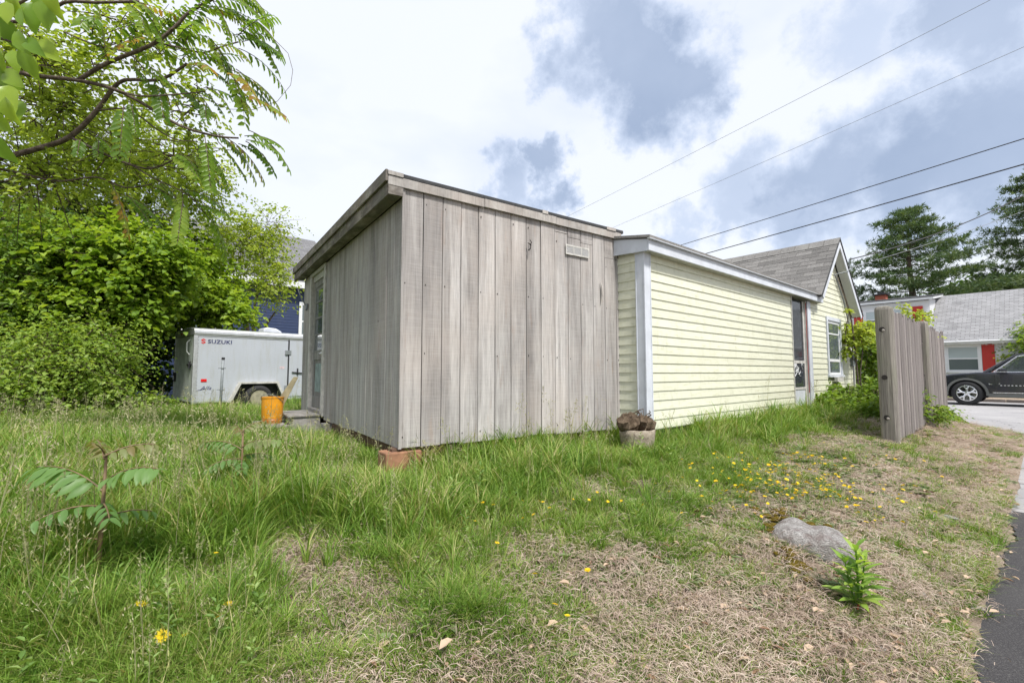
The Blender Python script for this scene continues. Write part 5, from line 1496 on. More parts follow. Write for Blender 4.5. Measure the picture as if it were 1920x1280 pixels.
# finer leaves along the limbs
fl2 = Leaves(); tw2 = MB(); rng_ = np.random.default_rng(77)
lob = []
for (px, py, Y_, hw, hh, w) in [(120, 200, 4.9, 150, 70, 1), (60, 90, 4.5, 90, 60, .8), (260, 60, 4.8, 110, 40, .7), (220, 290, 5.2, 110, 50, .8), (330, 290, 5.0, 80, 40, .4), (60, 320, 5.0, 100, 60, .8), (180, 130, 4.6, 110, 50, .4), (360, 200, 4.8, 60, 60, .3)]:
    kk = Y_ / FPX; lob.append((P3(px, py, Y_) - np.array(po_), np.array([hw * kk, hw * kk * .6, hh * kk]), w))
spray_crown(fl2, rng_, lob, 950, 8, .062, .036, twig=.34, inner=1.0, tint=(0, .8), tw=tw2)
fl2.build('small_leaf', M['leaf_light'], pin, detail=True)
tw2.build('twig', M['twig'], pin)
# thin looping vine tip
MB().tube([PB(380, 183, 4.2), PB(430, 205, 4.2), PB(475, 206, 4.2), PB(520, 190, 4.2), PB(545, 160, 4.2), PB(549, 132, 4.2), PB(540, 100, 4.2), PB(510, 70, 4.2)], .0025, 4).build('vine_tendril', M['twig'], pin)

# ------------------------------------------------------------------ near leaves at the corner of the frame
nb = empty('near_branch', (-2.4, 1.55, hz(-2.4, 1.55))); tag(nb, 'close bright yellow green leaves hanging at the top left corner', 'branch')
no_ = Vector(nb.location); nl = Leaves(); nm = MB(); rn = random.Random(17)
nm.tube([Vector((0, 0, -.1)), Vector((.1, .02, .9)), Vector((.25, .0, 1.5)), at(-40, 60, 1.6) - no_, at(30, 10, 1.6) - no_, at(95, -25, 1.6) - no_], [.02, .016, .012, .008, .005, .003], 7)
nm.tube([at(-40, 60, 1.6) - no_, at(10, 75, 1.6) - no_, at(50, 90, 1.6) - no_], [.006, .004, .002], 5)
nm.tube([at(-60, 200, 1.6) - no_, at(-20, 150, 1.6) - no_, at(15, 130, 1.6) - no_], [.006, .004, .002], 5)
spots = [(20, -20, .1, -1), (-20, 40, .7, -.7), (60, 5, .3, -1), (85, 0, .2, -1), (25, 95, .6, -.8), (-25, 205, .7, -.5), (15, 160, .5, -.9), (-5, 5, .35, -1), (15, 5, .4, -1), (35, -5, .5, -1), (70, -20, .5, -1.), (90, -25, .3, -1), (45, 15, .2, -1), (0, 30, .5, -.9), (5, 55, .9, -.45), (30, 60, .7, -.8), (-10, 85, .3, -1), (50, 75, 1, -.6), (70, 80, 1, -.5), (42, 85, .4, -1), (58, 105, .25, -1), (-12, 140, .8, -.3), (5, 135, .9, -.4), (-15, 150, .4, -1), (10, 180, .3, -1), (-15, 170, .3, -1), (-22, 250, .6, -.7), (35, 190, .5, -.8), (-10, 110, .5, -.8)]
for (px, py, dx, dz) in spots:
    p = at(px, py, 1.55 + rn.uniform(-.08, .12)) - no_
    L_ = rn.uniform(.075, .115)
    nl.add(np.array([tuple(p)]), np.array([[dx * .7, rn.uniform(-.4, .2), dz]]), np.array([[rn.uniform(-.5, .5), -1, .25]]), L_, L_ * .56, rn.random())
    nl.build('leaf', M['leaf_near'], nb, droop=rn.uniform(.05, .45), fold=rn.uniform(.05, .3), detail=2); nl = Leaves()
nm.build('stem', M['twig'], nb)

# ------------------------------------------------------------------ pines
M['needle'] = leafmat('pine_needle', [(0, (.045, .09, .04)), (.5, (.085, .14, .06)), (1, (.15, .20, .075))], .35)
def pine(name, label, px, Y_, top_py, base_z, width, seed, bottom=.14):
    rng = np.random.default_rng(seed); r = random.Random(seed)
    b = at(px, 690, Y_); zt = at(px, top_py, Y_).z; H = zt - base_z
    root = empty(name, (b.x, b.y, base_z)); tag(root, label, 'tree', 'pines beyond the white house')
    tk = MB(); tk.tube([(0, 0, -.2), (.1, 0, H * .4), (-.1, .1, H * .7), (0, 0, H * .97)], [.34, .26, .15, .03], 9); 
    P = []; D = []
    nb_ = 75
    for i in range(nb_):
        f_ = bottom + (1 - bottom) * (i + r.random()) / nb_; z = H * f_
        az = i * 2.4 + r.uniform(-.4, .4)
        prof = math.sin(math.pi * min(1, max(.0, (f_ - bottom + .12) / (1.12 - bottom)) ** .75)) ** .8
        L_ = width * prof * r.uniform(.65, 1.15) + .35
        d = Vector((math.cos(az), math.sin(az), .12 + .55 * max(0, f_ - .55)))
        pts_ = [Vector((0, 0, z)) + d * L_ * t - Vector((0, 0, .28 * L_ * t * (1 - t))) for t in (0, .3, .6, 1)]
        tk.tube(pts_, [.06 * (1 - f_) + .03, .03, .02, .008], 5, False)
        nt = int(21 + L_ * 22)
        for k in range(nt):
            t = .30 + .72 * r.random() ** .7; q = Vector((0, 0, z)) + d * L_ * t - Vector((0, 0, .28 * L_ * t * (1 - t)))
            sp_ = .14 + .16 * L_ * (1 - abs(t - .7))
            P.append((q.x + r.gauss(0, sp_), q.y + r.gauss(0, sp_), q.z + abs(r.gauss(0, .13)) - .02)); D.append((d.x, d.y, .55))
    tk.build('trunk', M['bark'], root)
    P = np.array(P); D = nrm(np.array(D)); lv = Leaves()
    t_ = rng.random(len(P))
    for k in range(9):
        dd = nrm(D * .7 + rng.normal(size=P.shape) * .75 + np.array([0, 0, .25]))
        lv.add(P, dd, rng.normal(size=P.shape), .26 + .14 * rng.random(len(P)), .05, np.clip(t_ * .7 + rng.random(len(P)) * .3, 0, 1))
    lv.build('crown', M['needle'], root, detail=False, droop=.05, fold=.0)
    return root
pine('pine_tree', 'broad dark pine tree behind the red shuttered house', 1720, 36, 396, .3, 4.5, 3)
pine('pine_tree', 'tall pine tree cut by the right edge of the photo', 1985, 34, 310, .3, 4.2, 8)
shrub('far_tree', 'dark leafy tree low between the two pines behind the roof', 'tree', [(1840, 555, 40, 60, 30, 1.0), (1890, 545, 40, 50, 30, .7), (1780, 560, 41, 50, 22, .5)], 700, 9, .3, .2, M['leaf_maple'], 71, twig=1.2, inner=.9, tint=(0, .3))

# ------------------------------------------------------------------ greenery round the yellow house and the fence
shrub('climbing_vine', 'pale green vine leafing out over the gable wall corner', 'vine', [(1605, 625, 10.6, 18, 20, 1.0), (1622, 615, 10.7, 12, 14, .5), (1588, 600, 10.5, 6, 18, .2), (1590, 650, 10.5, 8, 18, .2)], 130, 9, .09, .055, M['leaf_light'], 81, twig=.16, inner=.9, tint=(.3, 1),
      stems=[[(x_, y_, z_, r_) for (x_, y_, z_), r_ in zip([(0, 0, -.3), (-.05, -.05, .6), (-.12, -.1, 1.3), (-.2, -.15, 1.9), (-.35, -.2, 2.4), (-.55, -.25, 2.9)], [.022, .02, .018, .015, .012, .006])], [(.1, .05, -.3, .015), (.05, 0, .7, .013), (.12, -.03, 1.3, .01), (-.05, -.1, 2.0, .006)], [(-.1, .0, 1.0, .012), (-.3, -.05, 1.5, .01), (-.2, -.1, 2.2, .005)]])
shrub('garden_shrub', 'bright green shrub growing behind the chain link fence', 'bush', [(1628, 700, 12.2, 32, 60, 1.0), (1632, 645, 12.0, 22, 30, .7), (1655, 670, 12.3, 30, 50, .6), (1615, 730, 12, 25, 30, .5)], 620, 11, .09, .06, M['leaf_shrub'], 82, inner=.7, tint=(.2, 1))
shrub('fence_vine', 'yellow green vine spilling over the top of the board fence', 'vine', [(1715, 592, 8.9, 18, 9, 1.0), (1735, 592, 9.2, 10, 8, .4), (1690, 578, 8.6, 14, 5, .3), (1757, 632, 9.3, 6, 6, .2)], 60, 8, .06, .04, M['leaf_light'], 83, twig=.10, inner=.9, tint=(.3, 1))
shrub('ground_weeds', 'low leafy weeds at the foot of the gable wall', 'weeds', [(1590, 765, 9.6, 55, 22, 1.0), (1555, 760, 9.3, 30, 20, .6), (1625, 775, 8.8, 28, 18, .6), (1570, 735, 10.0, 30, 12, .4), (1640, 745, 10, 16, 30, .4)], 620, 10, .085, .06, M['leaf_shrub'], 84, twig=.22, inner=.8, tint=(.1, .9))
shrub('post_weed', 'green weeds grown up between the fence posts', 'weeds', [(1735, 770, 8.3, 26, 14, 1.0), (1718, 745, 8.3, 7, 22, .25), (1760, 778, 8.8, 20, 12, .7)], 200, 9, .07, .03, M['leaf_shrub'], 85, twig=.2, inner=.8)
shrub('thicket_weeds', 'low weeds edging the grass below the thicket', 'weeds', [(60, 780, 8.2, 80, 14, 1), (190, 770, 8.8, 70, 14, 1), (290, 755, 9.2, 40, 14, .6), (120, 765, 8.6, 60, 18, .6)], 420, 10, .07, .045, M['leaf_shrub'], 86, twig=.22, inner=.9, tint=(.2, 1))
shrub('drive_bush', 'green bush at the right edge beyond the black car', 'bush', [(1925, 655, 20.5, 22, 28, 1.0), (1940, 640, 20.5, 22, 40, .6)], 300, 10, .12, .08, M['leaf_shrub'], 87, tint=(.2, 1))

# ------------------------------------------------------------------ seedlings with feathery leaves
M['stem_red'] = plain('red_stem', (.15, .10, .05), .6, var=.2, scale=20)
M['leaf_sumac'] = leafmat('sumac_leaf', [(0, (.11, .22, .06)), (.6, (.18, .31, .09)), (.85, (.21, .24, .09)), (1, (.21, .15, .06))], .45)
def seedling(label, base, H, arms, seed):
    root = empty('sumac_seedling', base); tag(root, label, 'seedling', 'feathery seedlings in the long grass')
    st_ = MB(); st_.tube([(0, 0, -.05), (.005, 0, H * .5), (.0, .01, H)], [.011, .009, .005], 7); st_.build('stem', M['stem_red'], root, smooth=True)
    for (z, d, L_, pr, tn) in arms:
        lv = Leaves(); rc = MB(); frond((0, 0, H * z), d, L_ * .8, pr, .42, lv, rc, droop=.55, tint=(tn, tn + .1), ll=L_ * .28)
        tag(lv.build('leaf', M['leaf_sumac'], root, droop=.25, fold=.18, detail=2), kind='stuff'); rc.build('leaf_stalk', M['stem_red'], root)
g1 = atz(181, 1100, .5)
for _ in range(10): g1 = atz(181, 1100, hz(g1.x, g1.y))
seedling('taller red stemmed seedling with drooping feathery leaves near the left edge', g1, .58, [(.72, (-1, .1, .75), .46, 9, .2), (.78, (1, -.1, .7), .36, 8, .3), (.6, (-.5, -.8, .35), .27, 5, .0), (.62, (.7, -.6, .25), .26, 5, .0), (.96, (-.4, .3, .5), .22, 6, .75), (.98, (.6, .5, .5), .24, 6, .75), (.5, (.5, .6, .3), .24, 5, .1), (.35, (-.8, .2, .1), .26, 5, 0), (1.0, (.1, -.4, .5), .15, 5, .75)], 1)
g2 = atz(449, 945, .5)
for _ in range(10): g2 = atz(449, 945, hz(g2.x, g2.y))
seedling('smaller feathery seedling in long grass below the wooden steps', g2, .50, [(.75, (-1, .1, .6), .36, 7, .1), (.78, (1, .1, .65), .33, 8, .6), (.62, (-.7, -.7, .2), .28, 6, 0), (.6, (.5, -.8, .2), .25, 5, 0), (1.0, (.3, .4, .5), .18, 6, .75), (.95, (-.4, .3, .5), .18, 6, .7), (.65, (.7, .6, .3), .24, 5, .1)], 2)

# ------------------------------------------------------------------ leafy weed by the boulder
wp = atz(1611, 1148, .30)
for _ in range(10): wp = atz(1611, 1148, hz(wp.x, wp.y))
weed = empty('leafy_weed', wp); tag(weed, 'upright bright green weed with lance leaves below the boulder', 'weed')
M['leaf_weed'] = leafmat('weed_leaf', [(0, (.16, .30, .05)), (.6, (.27, .43, .08)), (1, (.38, .52, .12))], .5, .4)
lv = Leaves(); ws = MB(); rz = random.Random(5)
for k, (dx, dy, hh) in enumerate([(0, 0, .36), (.055, .01, .30), (-.055, .015, .28)]):
    ws.tube([(0, 0, -.03), (dx * .6, dy, hh * .5), (dx, dy, hh)], [.006, .005, .003], 6)
    nlv = 22 if k == 0 else 15
    for j in range(nlv):
        f_ = .12 + .88 * j / nlv; a = j * 2.4 + k; L_ = .17 * (1.0 - .45 * f_) * rz.uniform(.85, 1.15)
        d = (math.cos(a), math.sin(a), .35 + .9 * f_)
        lv.add(np.array([[dx * f_, dy * f_, hh * f_]]), np.array([d]), np.array([[-d[0] * .5, -d[1] * .5, 1]]), L_, L_ * .27, rz.random())
        lv.build('leaf', M['leaf_weed'], weed, droop=.3, fold=.2, detail=2); lv = Leaves()
ws.build('stem', M['leaf_weed'], weed)
rr2 = MB()
for (a, b) in (((-.03, -.02), (.0, .0)), ((.045, -.02), (.01, 0))):
    rr2.tube([(a[0], a[1], -.01), (a[0] * .8, a[1], .03), (b[0], b[1], .045)], .005, 6)
rr2.build('red_stalk', plain('red_stalk', (.62, .10, .06), .5), weed)

# ================================================================== GRASS AND GROUND COVER
def scatter(name, label, cat, protos, P, rot, scl, idx):
    """stuff: instances of small proto meshes on a point cloud"""
    col = bpy.data.collections.new(name + '_forms')
    for i, me in enumerate(protos):
        o = bpy.data.objects.new('%s_form_%02d' % (name, i), me); col.objects.link(o)
    me = bpy.data.meshes.new(name); P = np.asarray(P, np.float32)
    me.vertices.add(len(P)); me.vertices.foreach_set('co', P.ravel())
    a = me.attributes.new('rot', 'FLOAT_VECTOR', 'POINT'); a.data.foreach_set('vector', np.asarray(rot, np.float32).ravel())
    a = me.attributes.new('scl', 'FLOAT_VECTOR', 'POINT'); a.data.foreach_set('vector', np.asarray(scl, np.float32).ravel())
    a = me.attributes.new('idx', 'INT', 'POINT'); a.data.foreach_set('value', np.asarray(idx, np.int32))
    ob = bpy.data.objects.new(name, me); COL.objects.link(ob)
    ng = bpy.data.node_groups.new(name, 'GeometryNodeTree')
    ng.interface.new_socket('Geometry', in_out='INPUT', socket_type='NodeSocketGeometry')
    ng.interface.new_socket('Geometry', in_out='OUTPUT', socket_type='NodeSocketGeometry')
    gi = ng.nodes.new('NodeGroupInput'); go = ng.nodes.new('NodeGroupOutput')
    ci = ng.nodes.new('GeometryNodeCollectionInfo'); ci.inputs['Collection'].default_value = col; ci.inputs['Separate Children'].default_value = True; ci.inputs['Reset Children'].default_value = True
    ip = ng.nodes.new('GeometryNodeInstanceOnPoints'); ip.inputs['Pick Instance'].default_value = True
    def na(nm, t):
        n = ng.nodes.new('GeometryNodeInputNamedAttribute'); n.data_type = t; n.inputs['Name'].default_value = nm
        return [o_ for o_ in n.outputs if o_.enabled and o_.name == 'Attribute'][0]
    ng.links.new(gi.outputs[0], ip.inputs['Points']); ng.links.new(ci.outputs[0], ip.inputs['Instance'])
    ng.links.new(na('rot', 'FLOAT_VECTOR'), ip.inputs['Rotation']); ng.links.new(na('scl', 'FLOAT_VECTOR'), ip.inputs['Scale']); ng.links.new(na('idx', 'INT'), ip.inputs['Instance Index'])
    ng.links.new(ip.outputs[0], go.inputs[0])
    md = ob.modifiers.new('scatter', 'NODES'); md.node_group = ng
    return tag(ob, label, cat, kind='stuff')
def grassmat(name, stops, trans=.35):
    t = NT(name)
    r1 = t.random(); v = t.n('ShaderNodeNewGeometry').outputs['Position']
    n = t.noise(v, 1.6, 3, .6)
    a = t.n('ShaderNodeAttribute', _attribute_name='tint').outputs['Fac']
    f = t.math('ADD', t.math('MULTIPLY', r1, .35), t.math('ADD', t.math('MULTIPLY', a, .4), t.math('MULTIPLY', t.rng(n, .3, .7, 0, 1), .3)))
    c = t.ramp(f, stops)
    p = t.bsdf(c, .5, spec=.25)
    tr = t.n('ShaderNodeBsdfTranslucent', Color=t.mix(1.0, c, (1.2, 1.15, .6), 'MULTIPLY')).outputs[0]
    return t.done(t.n('ShaderNodeMixShader', i0=trans, i1=p, i2=tr).outputs[0])
M['grass'] = grassmat('grass_blade', [(.05, (.06, .14, .018)), (.34, (.115, .225, .028)), (.58, (.185, .305, .045)), (.84, (.28, .36, .08)), (1, (.45, .41, .19))])
M['straw'] = grassmat('dry_straw', [(.05, (.15, .105, .08)), (.4, (.32, .24, .188)), (.7, (.46, .37, .30)), (1, (.60, .52, .44))], .1)
M['seed'] = grassmat('grass_seed', [(0, (.22, .25, .10)), (.5, (.36, .35, .20)), (1, (.48, .42, .28))], .3)
def tuft(seed, n, spread, lean, width, hmin, curl, segs=4, dead=.06):
    r = random.Random(seed); V = []; F = []; T = []
    for k in range(n):
        a = r.uniform(0, 6.283); rad = spread * math.sqrt(r.random()); bx, by = rad * math.cos(a), rad * math.sin(a)
        h = r.uniform(hmin, 1.0); az = a + r.gauss(0, .9); ln = abs(r.gauss(0, lean)) + .03
        dx, dy = math.cos(az), math.sin(az); px_, py_ = -dy, dx
        tw = r.uniform(-.8, .8); wx_, wy_ = px_ * math.cos(tw) + dx * math.sin(tw), py_ * math.cos(tw) + dy * math.sin(tw)
        b = len(V); tn = r.random() if r.random() > dead else 1.6
        cu = curl * r.uniform(.3, 1.3)
        for i in range(segs + 1):
            f = i / segs; out = h * (ln * f + cu * f * f * f); z = h * (f - .45 * cu * f ** 3 - .15 * ln * f * f)
            w = width * (1 - f ** 1.6) * r.uniform(.9, 1.1) * (.6 + .4 * min(1, f * 4)) + .0004
            x, y = bx + dx * out, by + dy * out
            if i == segs: V.append((x, y, z)); T.append(tn)
            else: V += [(x - wx_ * w / 2, y - wy_ * w / 2, z), (x + wx_ * w / 2, y + wy_ * w / 2, z)]; T += [tn, tn]
        for i in range(segs - 1): F.append((b + 2 * i, b + 2 * i + 1, b + 2 * i + 3, b + 2 * i + 2))
        F.append((b + 2 * segs - 2, b + 2 * segs - 1, b + 2 * segs, b + 2 * segs))
    me = bpy.data.meshes.new('tuft'); me.from_pydata(V, [], [tuple(dict.fromkeys(f)) for f in F]); me.update()
    at_ = me.attributes.new('tint', 'FLOAT', 'POINT'); at_.data.foreach_set('value', T)
    me.materials.append(M['grass'])
    return me
def straw_clump(seed, n, spread, ln, w):
    r = random.Random(seed); V = []; F = []; T = []
    for k in range(n):
        a = r.uniform(0, 6.283); bx, by = r.gauss(0, spread), r.gauss(0, spread); z = r.uniform(.002, .022)
        L_ = ln * r.uniform(.4, 1.2); cu = r.gauss(0, .45); b = len(V); t_ = r.random(); ti = r.gauss(0, .22)
        for i in range(4):
            f = i / 3; aa = a + cu * f; x = bx + L_ * f * math.cos(a + cu * f * .5); y = by + L_ * f * math.sin(a + cu * f * .5); zz = z + ti * L_ * f + .012 * math.sin(f * 3.14)
            wx_, wy_ = -math.sin(aa) * w * .5, math.cos(aa) * w * .5
            V += [(x - wx_, y - wy_, zz), (x + wx_, y + wy_, zz + .001)]; T += [t_, t_]
        for i in range(3): F.append((b + 2 * i, b + 2 * i + 1, b + 2 * i + 3, b + 2 * i + 2))
    me = bpy.data.meshes.new('straw'); me.from_pydata(V, [], F); me.update()
    at_ = me.attributes.new('tint', 'FLOAT', 'POINT'); at_.data.foreach_set('value', T); me.materials.append(M['straw'])
    return me
def seed_stalk(seed):
    r = random.Random(seed); mb = MB(); l = r.uniform(.05, .2); a = r.uniform(0, 6.28)
    dx, dy = math.cos(a) * l, math.sin(a) * l
    pts = [(dx * f * f, dy * f * f, f) for f in (0, .35, .7, 1)]
    mb.tube(pts, [.0045, .004, .003, .002], 3, False)
    T0 = len(mb.v)
    for k in range(34):
        f = .72 + .28 * r.random(); s_ = .06 * (1 - f) / .28 + .012
        c = Vector((dx * f * f + r.gauss(0, s_), dy * f * f + r.gauss(0, s_), f + r.gauss(0, .012))); d = Vector((r.gauss(0, 1), r.gauss(0, 1), 1.2)).normalized() * .02; e_ = d.cross(Vector((r.random(), r.random(), .3))).normalized() * .005
        mb.poly([c - d, c + e_, c + d, c - e_])
    me = mb.mesh('seed_stalk', M['seed']); at_ = me.attributes.new('tint', 'FLOAT', 'POINT'); at_.data.foreach_set('value', [r.random() for _ in mb.v])
    return me
tall = [tuft(100 + i, 24, .085, .20, .017 + .003 * (i % 3), .4, .4, 4, .14) for i in range(6)]
mid = [tuft(200 + i, 28, .17, .32, .022 + .006 * (i % 3), .3, .45, 4, .14) for i in range(6)]
short = [tuft(300 + i, 34, .34, .45, .034, .3, .35, 3, .12) for i in range(5)]
stalks = [seed_stalk(i) for i in range(6)]
straws = [straw_clump(i, 60, .07, .065, .0018) for i in range(6)]
SMi = SM.inverted(); HMi = HM.inverted(); FMi = FM.inverted(); TMi = TM.inverted()
def blocked(x, y):
    def loc(Mi): return Mi[0][0] * x + Mi[0][1] * y + Mi[0][3], Mi[1][0] * x + Mi[1][1] * y + Mi[1][3]
    a, b = loc(SMi); bl = (a > .06) & (a < SL + .3) & (b > .1) & (b < SW)
    a, b = loc(HMi); bl |= (a > -.02) & (a < 9.2) & (b > -.02) & (b < 7)
    a, b = loc(SMi); bl |= (a > -.8) & (a < 0) & (b > 2.98) & (b < 3.93)
    a, b = loc(TMi); bl |= (a > .2) & (a < 3.2) & (b > .3) & (b < 1.7)
    s, q = sq(x, y)
    bl |= (q < .02) | drive_mask(s, q)
    bl |= (np.hypot(x - rk.x, y - rk.y) < .20) | (np.hypot(x - pl0.x, y - pl0.y) < .2)
    return bl
def cand(n, rng, ymax=16.0, ymin=1.2, p=1.0):
    """points thinning with distance, inside the view wedge with a margin"""
    u = rng.random(n); y = ymin * (ymax / ymin) ** (u ** p)
    x = (rng.random(n) * 2.5 - 1.25) * (y + .3)
    return x, y
rg = np.random.default_rng(99)
def wall_dist(x, y):
    a = SMi[0][0] * x + SMi[0][1] * y + SMi[0][3]; b = SMi[1][0] * x + SMi[1][1] * y + SMi[1][3]
    d1 = np.hypot(np.maximum(np.maximum(-a, a - SL), 0), np.maximum(np.maximum(-b, b - SW), 0))
    a = HMi[0][0] * x + HMi[0][1] * y + HMi[0][3]; b = HMi[1][0] * x + HMi[1][1] * y + HMi[1][3]
    d2 = np.hypot(np.maximum(np.maximum(-a, a - 6.5), 0), np.maximum(-b, 0))
    return np.minimum(d1, d2)
def gput(n, rng, proto_off, nproto, keep, hfun, wmul, **kw):
    x, y = cand(n, rng, **kw); ok = ~blocked(x, y); x, y = x[ok], y[ok]
    k = rng.random(len(x)) < keep(x, y); x, y = x[k], y[k]
    h = hfun(x, y) * (.7 + .6 * rng.random(len(x))); w = wmul(x, y, h)
    rot = np.stack([rng.normal(0, .10, len(x)), rng.normal(0, .10, len(x)), rng.random(len(x)) * 6.283], 1)
    return np.stack([x, y, hgt(x, y) - .006], 1), rot, np.stack([w, w, h], 1), proto_off + rng.integers(0, nproto, len(x))
def patch(x, y): return vnoise(x, y, .8, 21) * .6 + vnoise(x, y, 2.2, 22) * .4
def fl_mask(x, y):
    """where the yellow flowers grow"""
    s, q = sq(x, y)
    return np.exp(-((s - 5.4) / 2.2) ** 2 - ((q - 1.45) / .65) ** 2)
S = []
def h_tall(x, y):
    d = wall_dist(x, y); s, q = sq(x, y)
    sx = SMi[0][0] * x + SMi[0][1] * y + SMi[0][3]; sy = SMi[1][0] * x + SMi[1][1] * y + SMi[1][3]
    low = np.exp(-(np.hypot(sx + .75, sy - 3.1) / 1.1) ** 2) * .55 + np.exp(-(np.hypot(x - pl0.x, y - pl0.y + .4) / .6) ** 2) * .75 + np.exp(-(np.hypot(sx + .25, sy + .25) / .5) ** 2) * .4
    low = low + .45 * np.exp(-(np.clip(-sx, 0, 9) / .55) ** 2) * (sy > -.35) * (sx < .1)
    return (.55 + .45 * smooth(1.3, 2.9, q)) * (1 - np.clip(low, 0, .75)) * (.23 + .14 * np.exp(-d / .7) + .15 * patch(x, y) + .05 * np.clip((q - 3) / 3, 0, 1) - .06 * np.clip((3.2 - np.hypot(x, y)) / 2, 0, 1))
S.append(gput(25000, rg, 0, 6, lambda x, y: np.clip((lush(x, y) - .35) * 1.7, 0, 1) * np.clip(sq(x, y)[1] / .8 - .9, .0, 1) + np.clip( .8 * np.exp(-wall_dist(x, y) / .5), 0, 1) * (.35 + .9 * patch(x, y)), h_tall, lambda x, y, h: h * (1.0 + .05 * y), ymax=15))
S.append(gput(24000, rg, 6, 6, lambda x, y: np.clip(lush(x, y) * 1.3 + .05 + .35 * np.clip(vnoise(x, y, 1.8, 33) * 2.2 - 1.1, 0, 1), 0, 1) * (.4 + .8 * patch(x, y)), lambda x, y: .07 + .10 * lush(x, y) * smooth(.6, 2.4, sq(x, y)[1]) + .05 * patch(x, y), lambda x, y, h: h * 1.15 * (1 + .05 * y), ymax=15))
S.append(gput(26000, rg, 12, 5, lambda x, y: np.clip(.22 + .95 * np.clip(vnoise(x, y, 1.5, 31) * 1.7 - .5, 0, 1) * (.4 + vnoise(x, y, 5, 34)) + .5 * lush(x, y), 0, 1), lambda x, y: .045 + .05 * patch(x, y) + .03 * lush(x, y), lambda x, y, h: h * 1.5 * (1 + .06 * y), ymax=16))
cat_ = [np.concatenate(z) for z in zip(*S)]
scatter('grass', 'long green grass growing thick over the yard', 'grass', tall + mid + short, *cat_)
S = [gput(3000, rg, 0, 6, lambda x, y: np.clip(lush(x, y) * 1.1 - .2 + .5 * np.exp(-wall_dist(x, y) / .5), 0, 1) * np.clip(patch(x, y) * 1.8 - .4, .1, 1), lambda x, y: h_tall(x, y) * 1.35 + .04, lambda x, y, h: h * 1.0, ymax=14)]
scatter('grass_seed_heads', 'thin seeding grass stalks standing above the grass', 'grass', stalks, *S[0])
S = [gput(21000, rg, 0, 6, lambda x, y: np.clip(1.05 - lush(x, y) * 1.05, .06, 1) * (1 - .75 * fl_mask(x, y)) * np.clip(sq(x, y)[1] * 9 - .7, 0, 1) * np.clip(1.9 * vnoise(x, y, 2.3, 61) * (.5 + vnoise(x, y, 6, 62)) - .1, .05, .9), lambda x, y: np.full(len(x), 1.0), lambda x, y, h: .8 + .09 * y + 0 * h, ymax=14, ymin=1.3)]
scatter('dry_grass', 'pale dead straw lying over the bank', 'dry grass', straws, *S[0])
# broad little leaves between the flowers
M['rosette'] = leafmat('rosette_leaf', [(0, (.10, .15, .06)), (.5, (.17, .23, .10)), (1, (.25, .30, .15))], .25, .6)
def rosette(seed):
    r = random.Random(seed); lv = Leaves(); n = 11
    for k in range(n):
        a = k * 2.4; d = (math.cos(a), math.sin(a), r.uniform(.15, .7)); L_ = r.uniform(.03, .055)
        lv.add(np.array([[r.gauss(0, .012), r.gauss(0, .012), .004]]), np.array([d]), np.array([[0, 0, 1.0]]), L_, L_ * r.uniform(.28, .42), r.random())
    o = lv.build('rosette', M['rosette'], None, droop=.3, fold=.15); me = o.data; bpy.data.objects.remove(o); return me
ros = [rosette(i) for i in range(6)]
S = [gput(15000, rg, 0, 6, lambda x, y: np.clip(fl_mask(x, y) * 1.6 + .35 * np.clip(vnoise(x, y, 1.9, 41) * 2 - 1, 0, 1) + .03, 0, 1), lambda x, y: np.full(len(x), 1.0), lambda x, y, h: h * 1.7, ymax=11, ymin=1.4)]
scatter('ground_cover', 'small grey green leaf rosettes between the flowers', 'ground cover', ros, *S[0])
# upright broadleaf weeds in the grass
M['weedlet'] = leafmat('weedlet_leaf', [(0, (.12, .22, .05)), (.5, (.19, .30, .07)), (1, (.30, .40, .13))], .4, .5)
def weedlet(seed):
    r = random.Random(seed); lv = Leaves()
    for k in range(14):
        f = .2 + .8 * k / 14; a = k * 2.4; d = (math.cos(a), math.sin(a), .3 + f * .6); L_ = .22 * (1.1 - .6 * f) * r.uniform(.8, 1.2)
        lv.add(np.array([[r.gauss(0, .02), r.gauss(0, .02), f]]), np.array([d]), np.array([[0, 0, 1.0]]), L_, L_ * .38, r.random())
    o = lv.build('weedlet', M['weedlet'], None, droop=.25); me = o.data; bpy.data.objects.remove(o); return me
wds = [weedlet(i) for i in range(5)]
S = [gput(1500, rg, 0, 5, lambda x, y: np.clip(lush(x, y) * .9 - .15, 0, 1) * np.clip(vnoise(x, y, 1.1, 51) * 2 - .7, 0, 1), lambda x, y: .13 + .14 * lush(x, y), lambda x, y, h: h * 1.0, ymax=11)]
scatter('broadleaf_weeds', 'small upright broad leaved weeds scattered in the grass', 'weeds', wds, *S[0])
# dead leaves, chips and gravel on the bank
M['litter'] = leafmat('dead_leaf', [(0, (.16, .09, .055)), (.5, (.30, .19, .12)), (1, (.48, .36, .26))], .1, .8)
def litter(seed):
    r = random.Random(seed); lv = Leaves()
    for k in range(5):
        a = r.uniform(0, 6.28); L_ = r.uniform(.02, .055)
        lv.add(np.array([[r.gauss(0, .05), r.gauss(0, .05), .014]]), np.array([[math.cos(a), math.sin(a), r.uniform(-.1, .3)]]), np.array([[r.gauss(0, .3), r.gauss(0, .3), 1.0]]), L_, L_ * r.uniform(.18, .6), r.random())
    o = lv.build('litter', M['litter'], None, droop=.2, fold=.2); me = o.data; bpy.data.objects.remove(o); return me
lit = [litter(i) for i in range(6)]
S = [gput(8000, rg, 0, 6, lambda x, y: np.clip(.75 - lush(x, y), .05, 1) * np.clip(1.3 - sq(x, y)[1] * .45, .12, 1), lambda x, y: np.full(len(x), 1.0), lambda x, y, h: h, ymax=11, ymin=1.4)]
scatter('leaf_litter', 'brown dead leaves and wood chips on the bank', 'leaf litter', lit, *S[0])
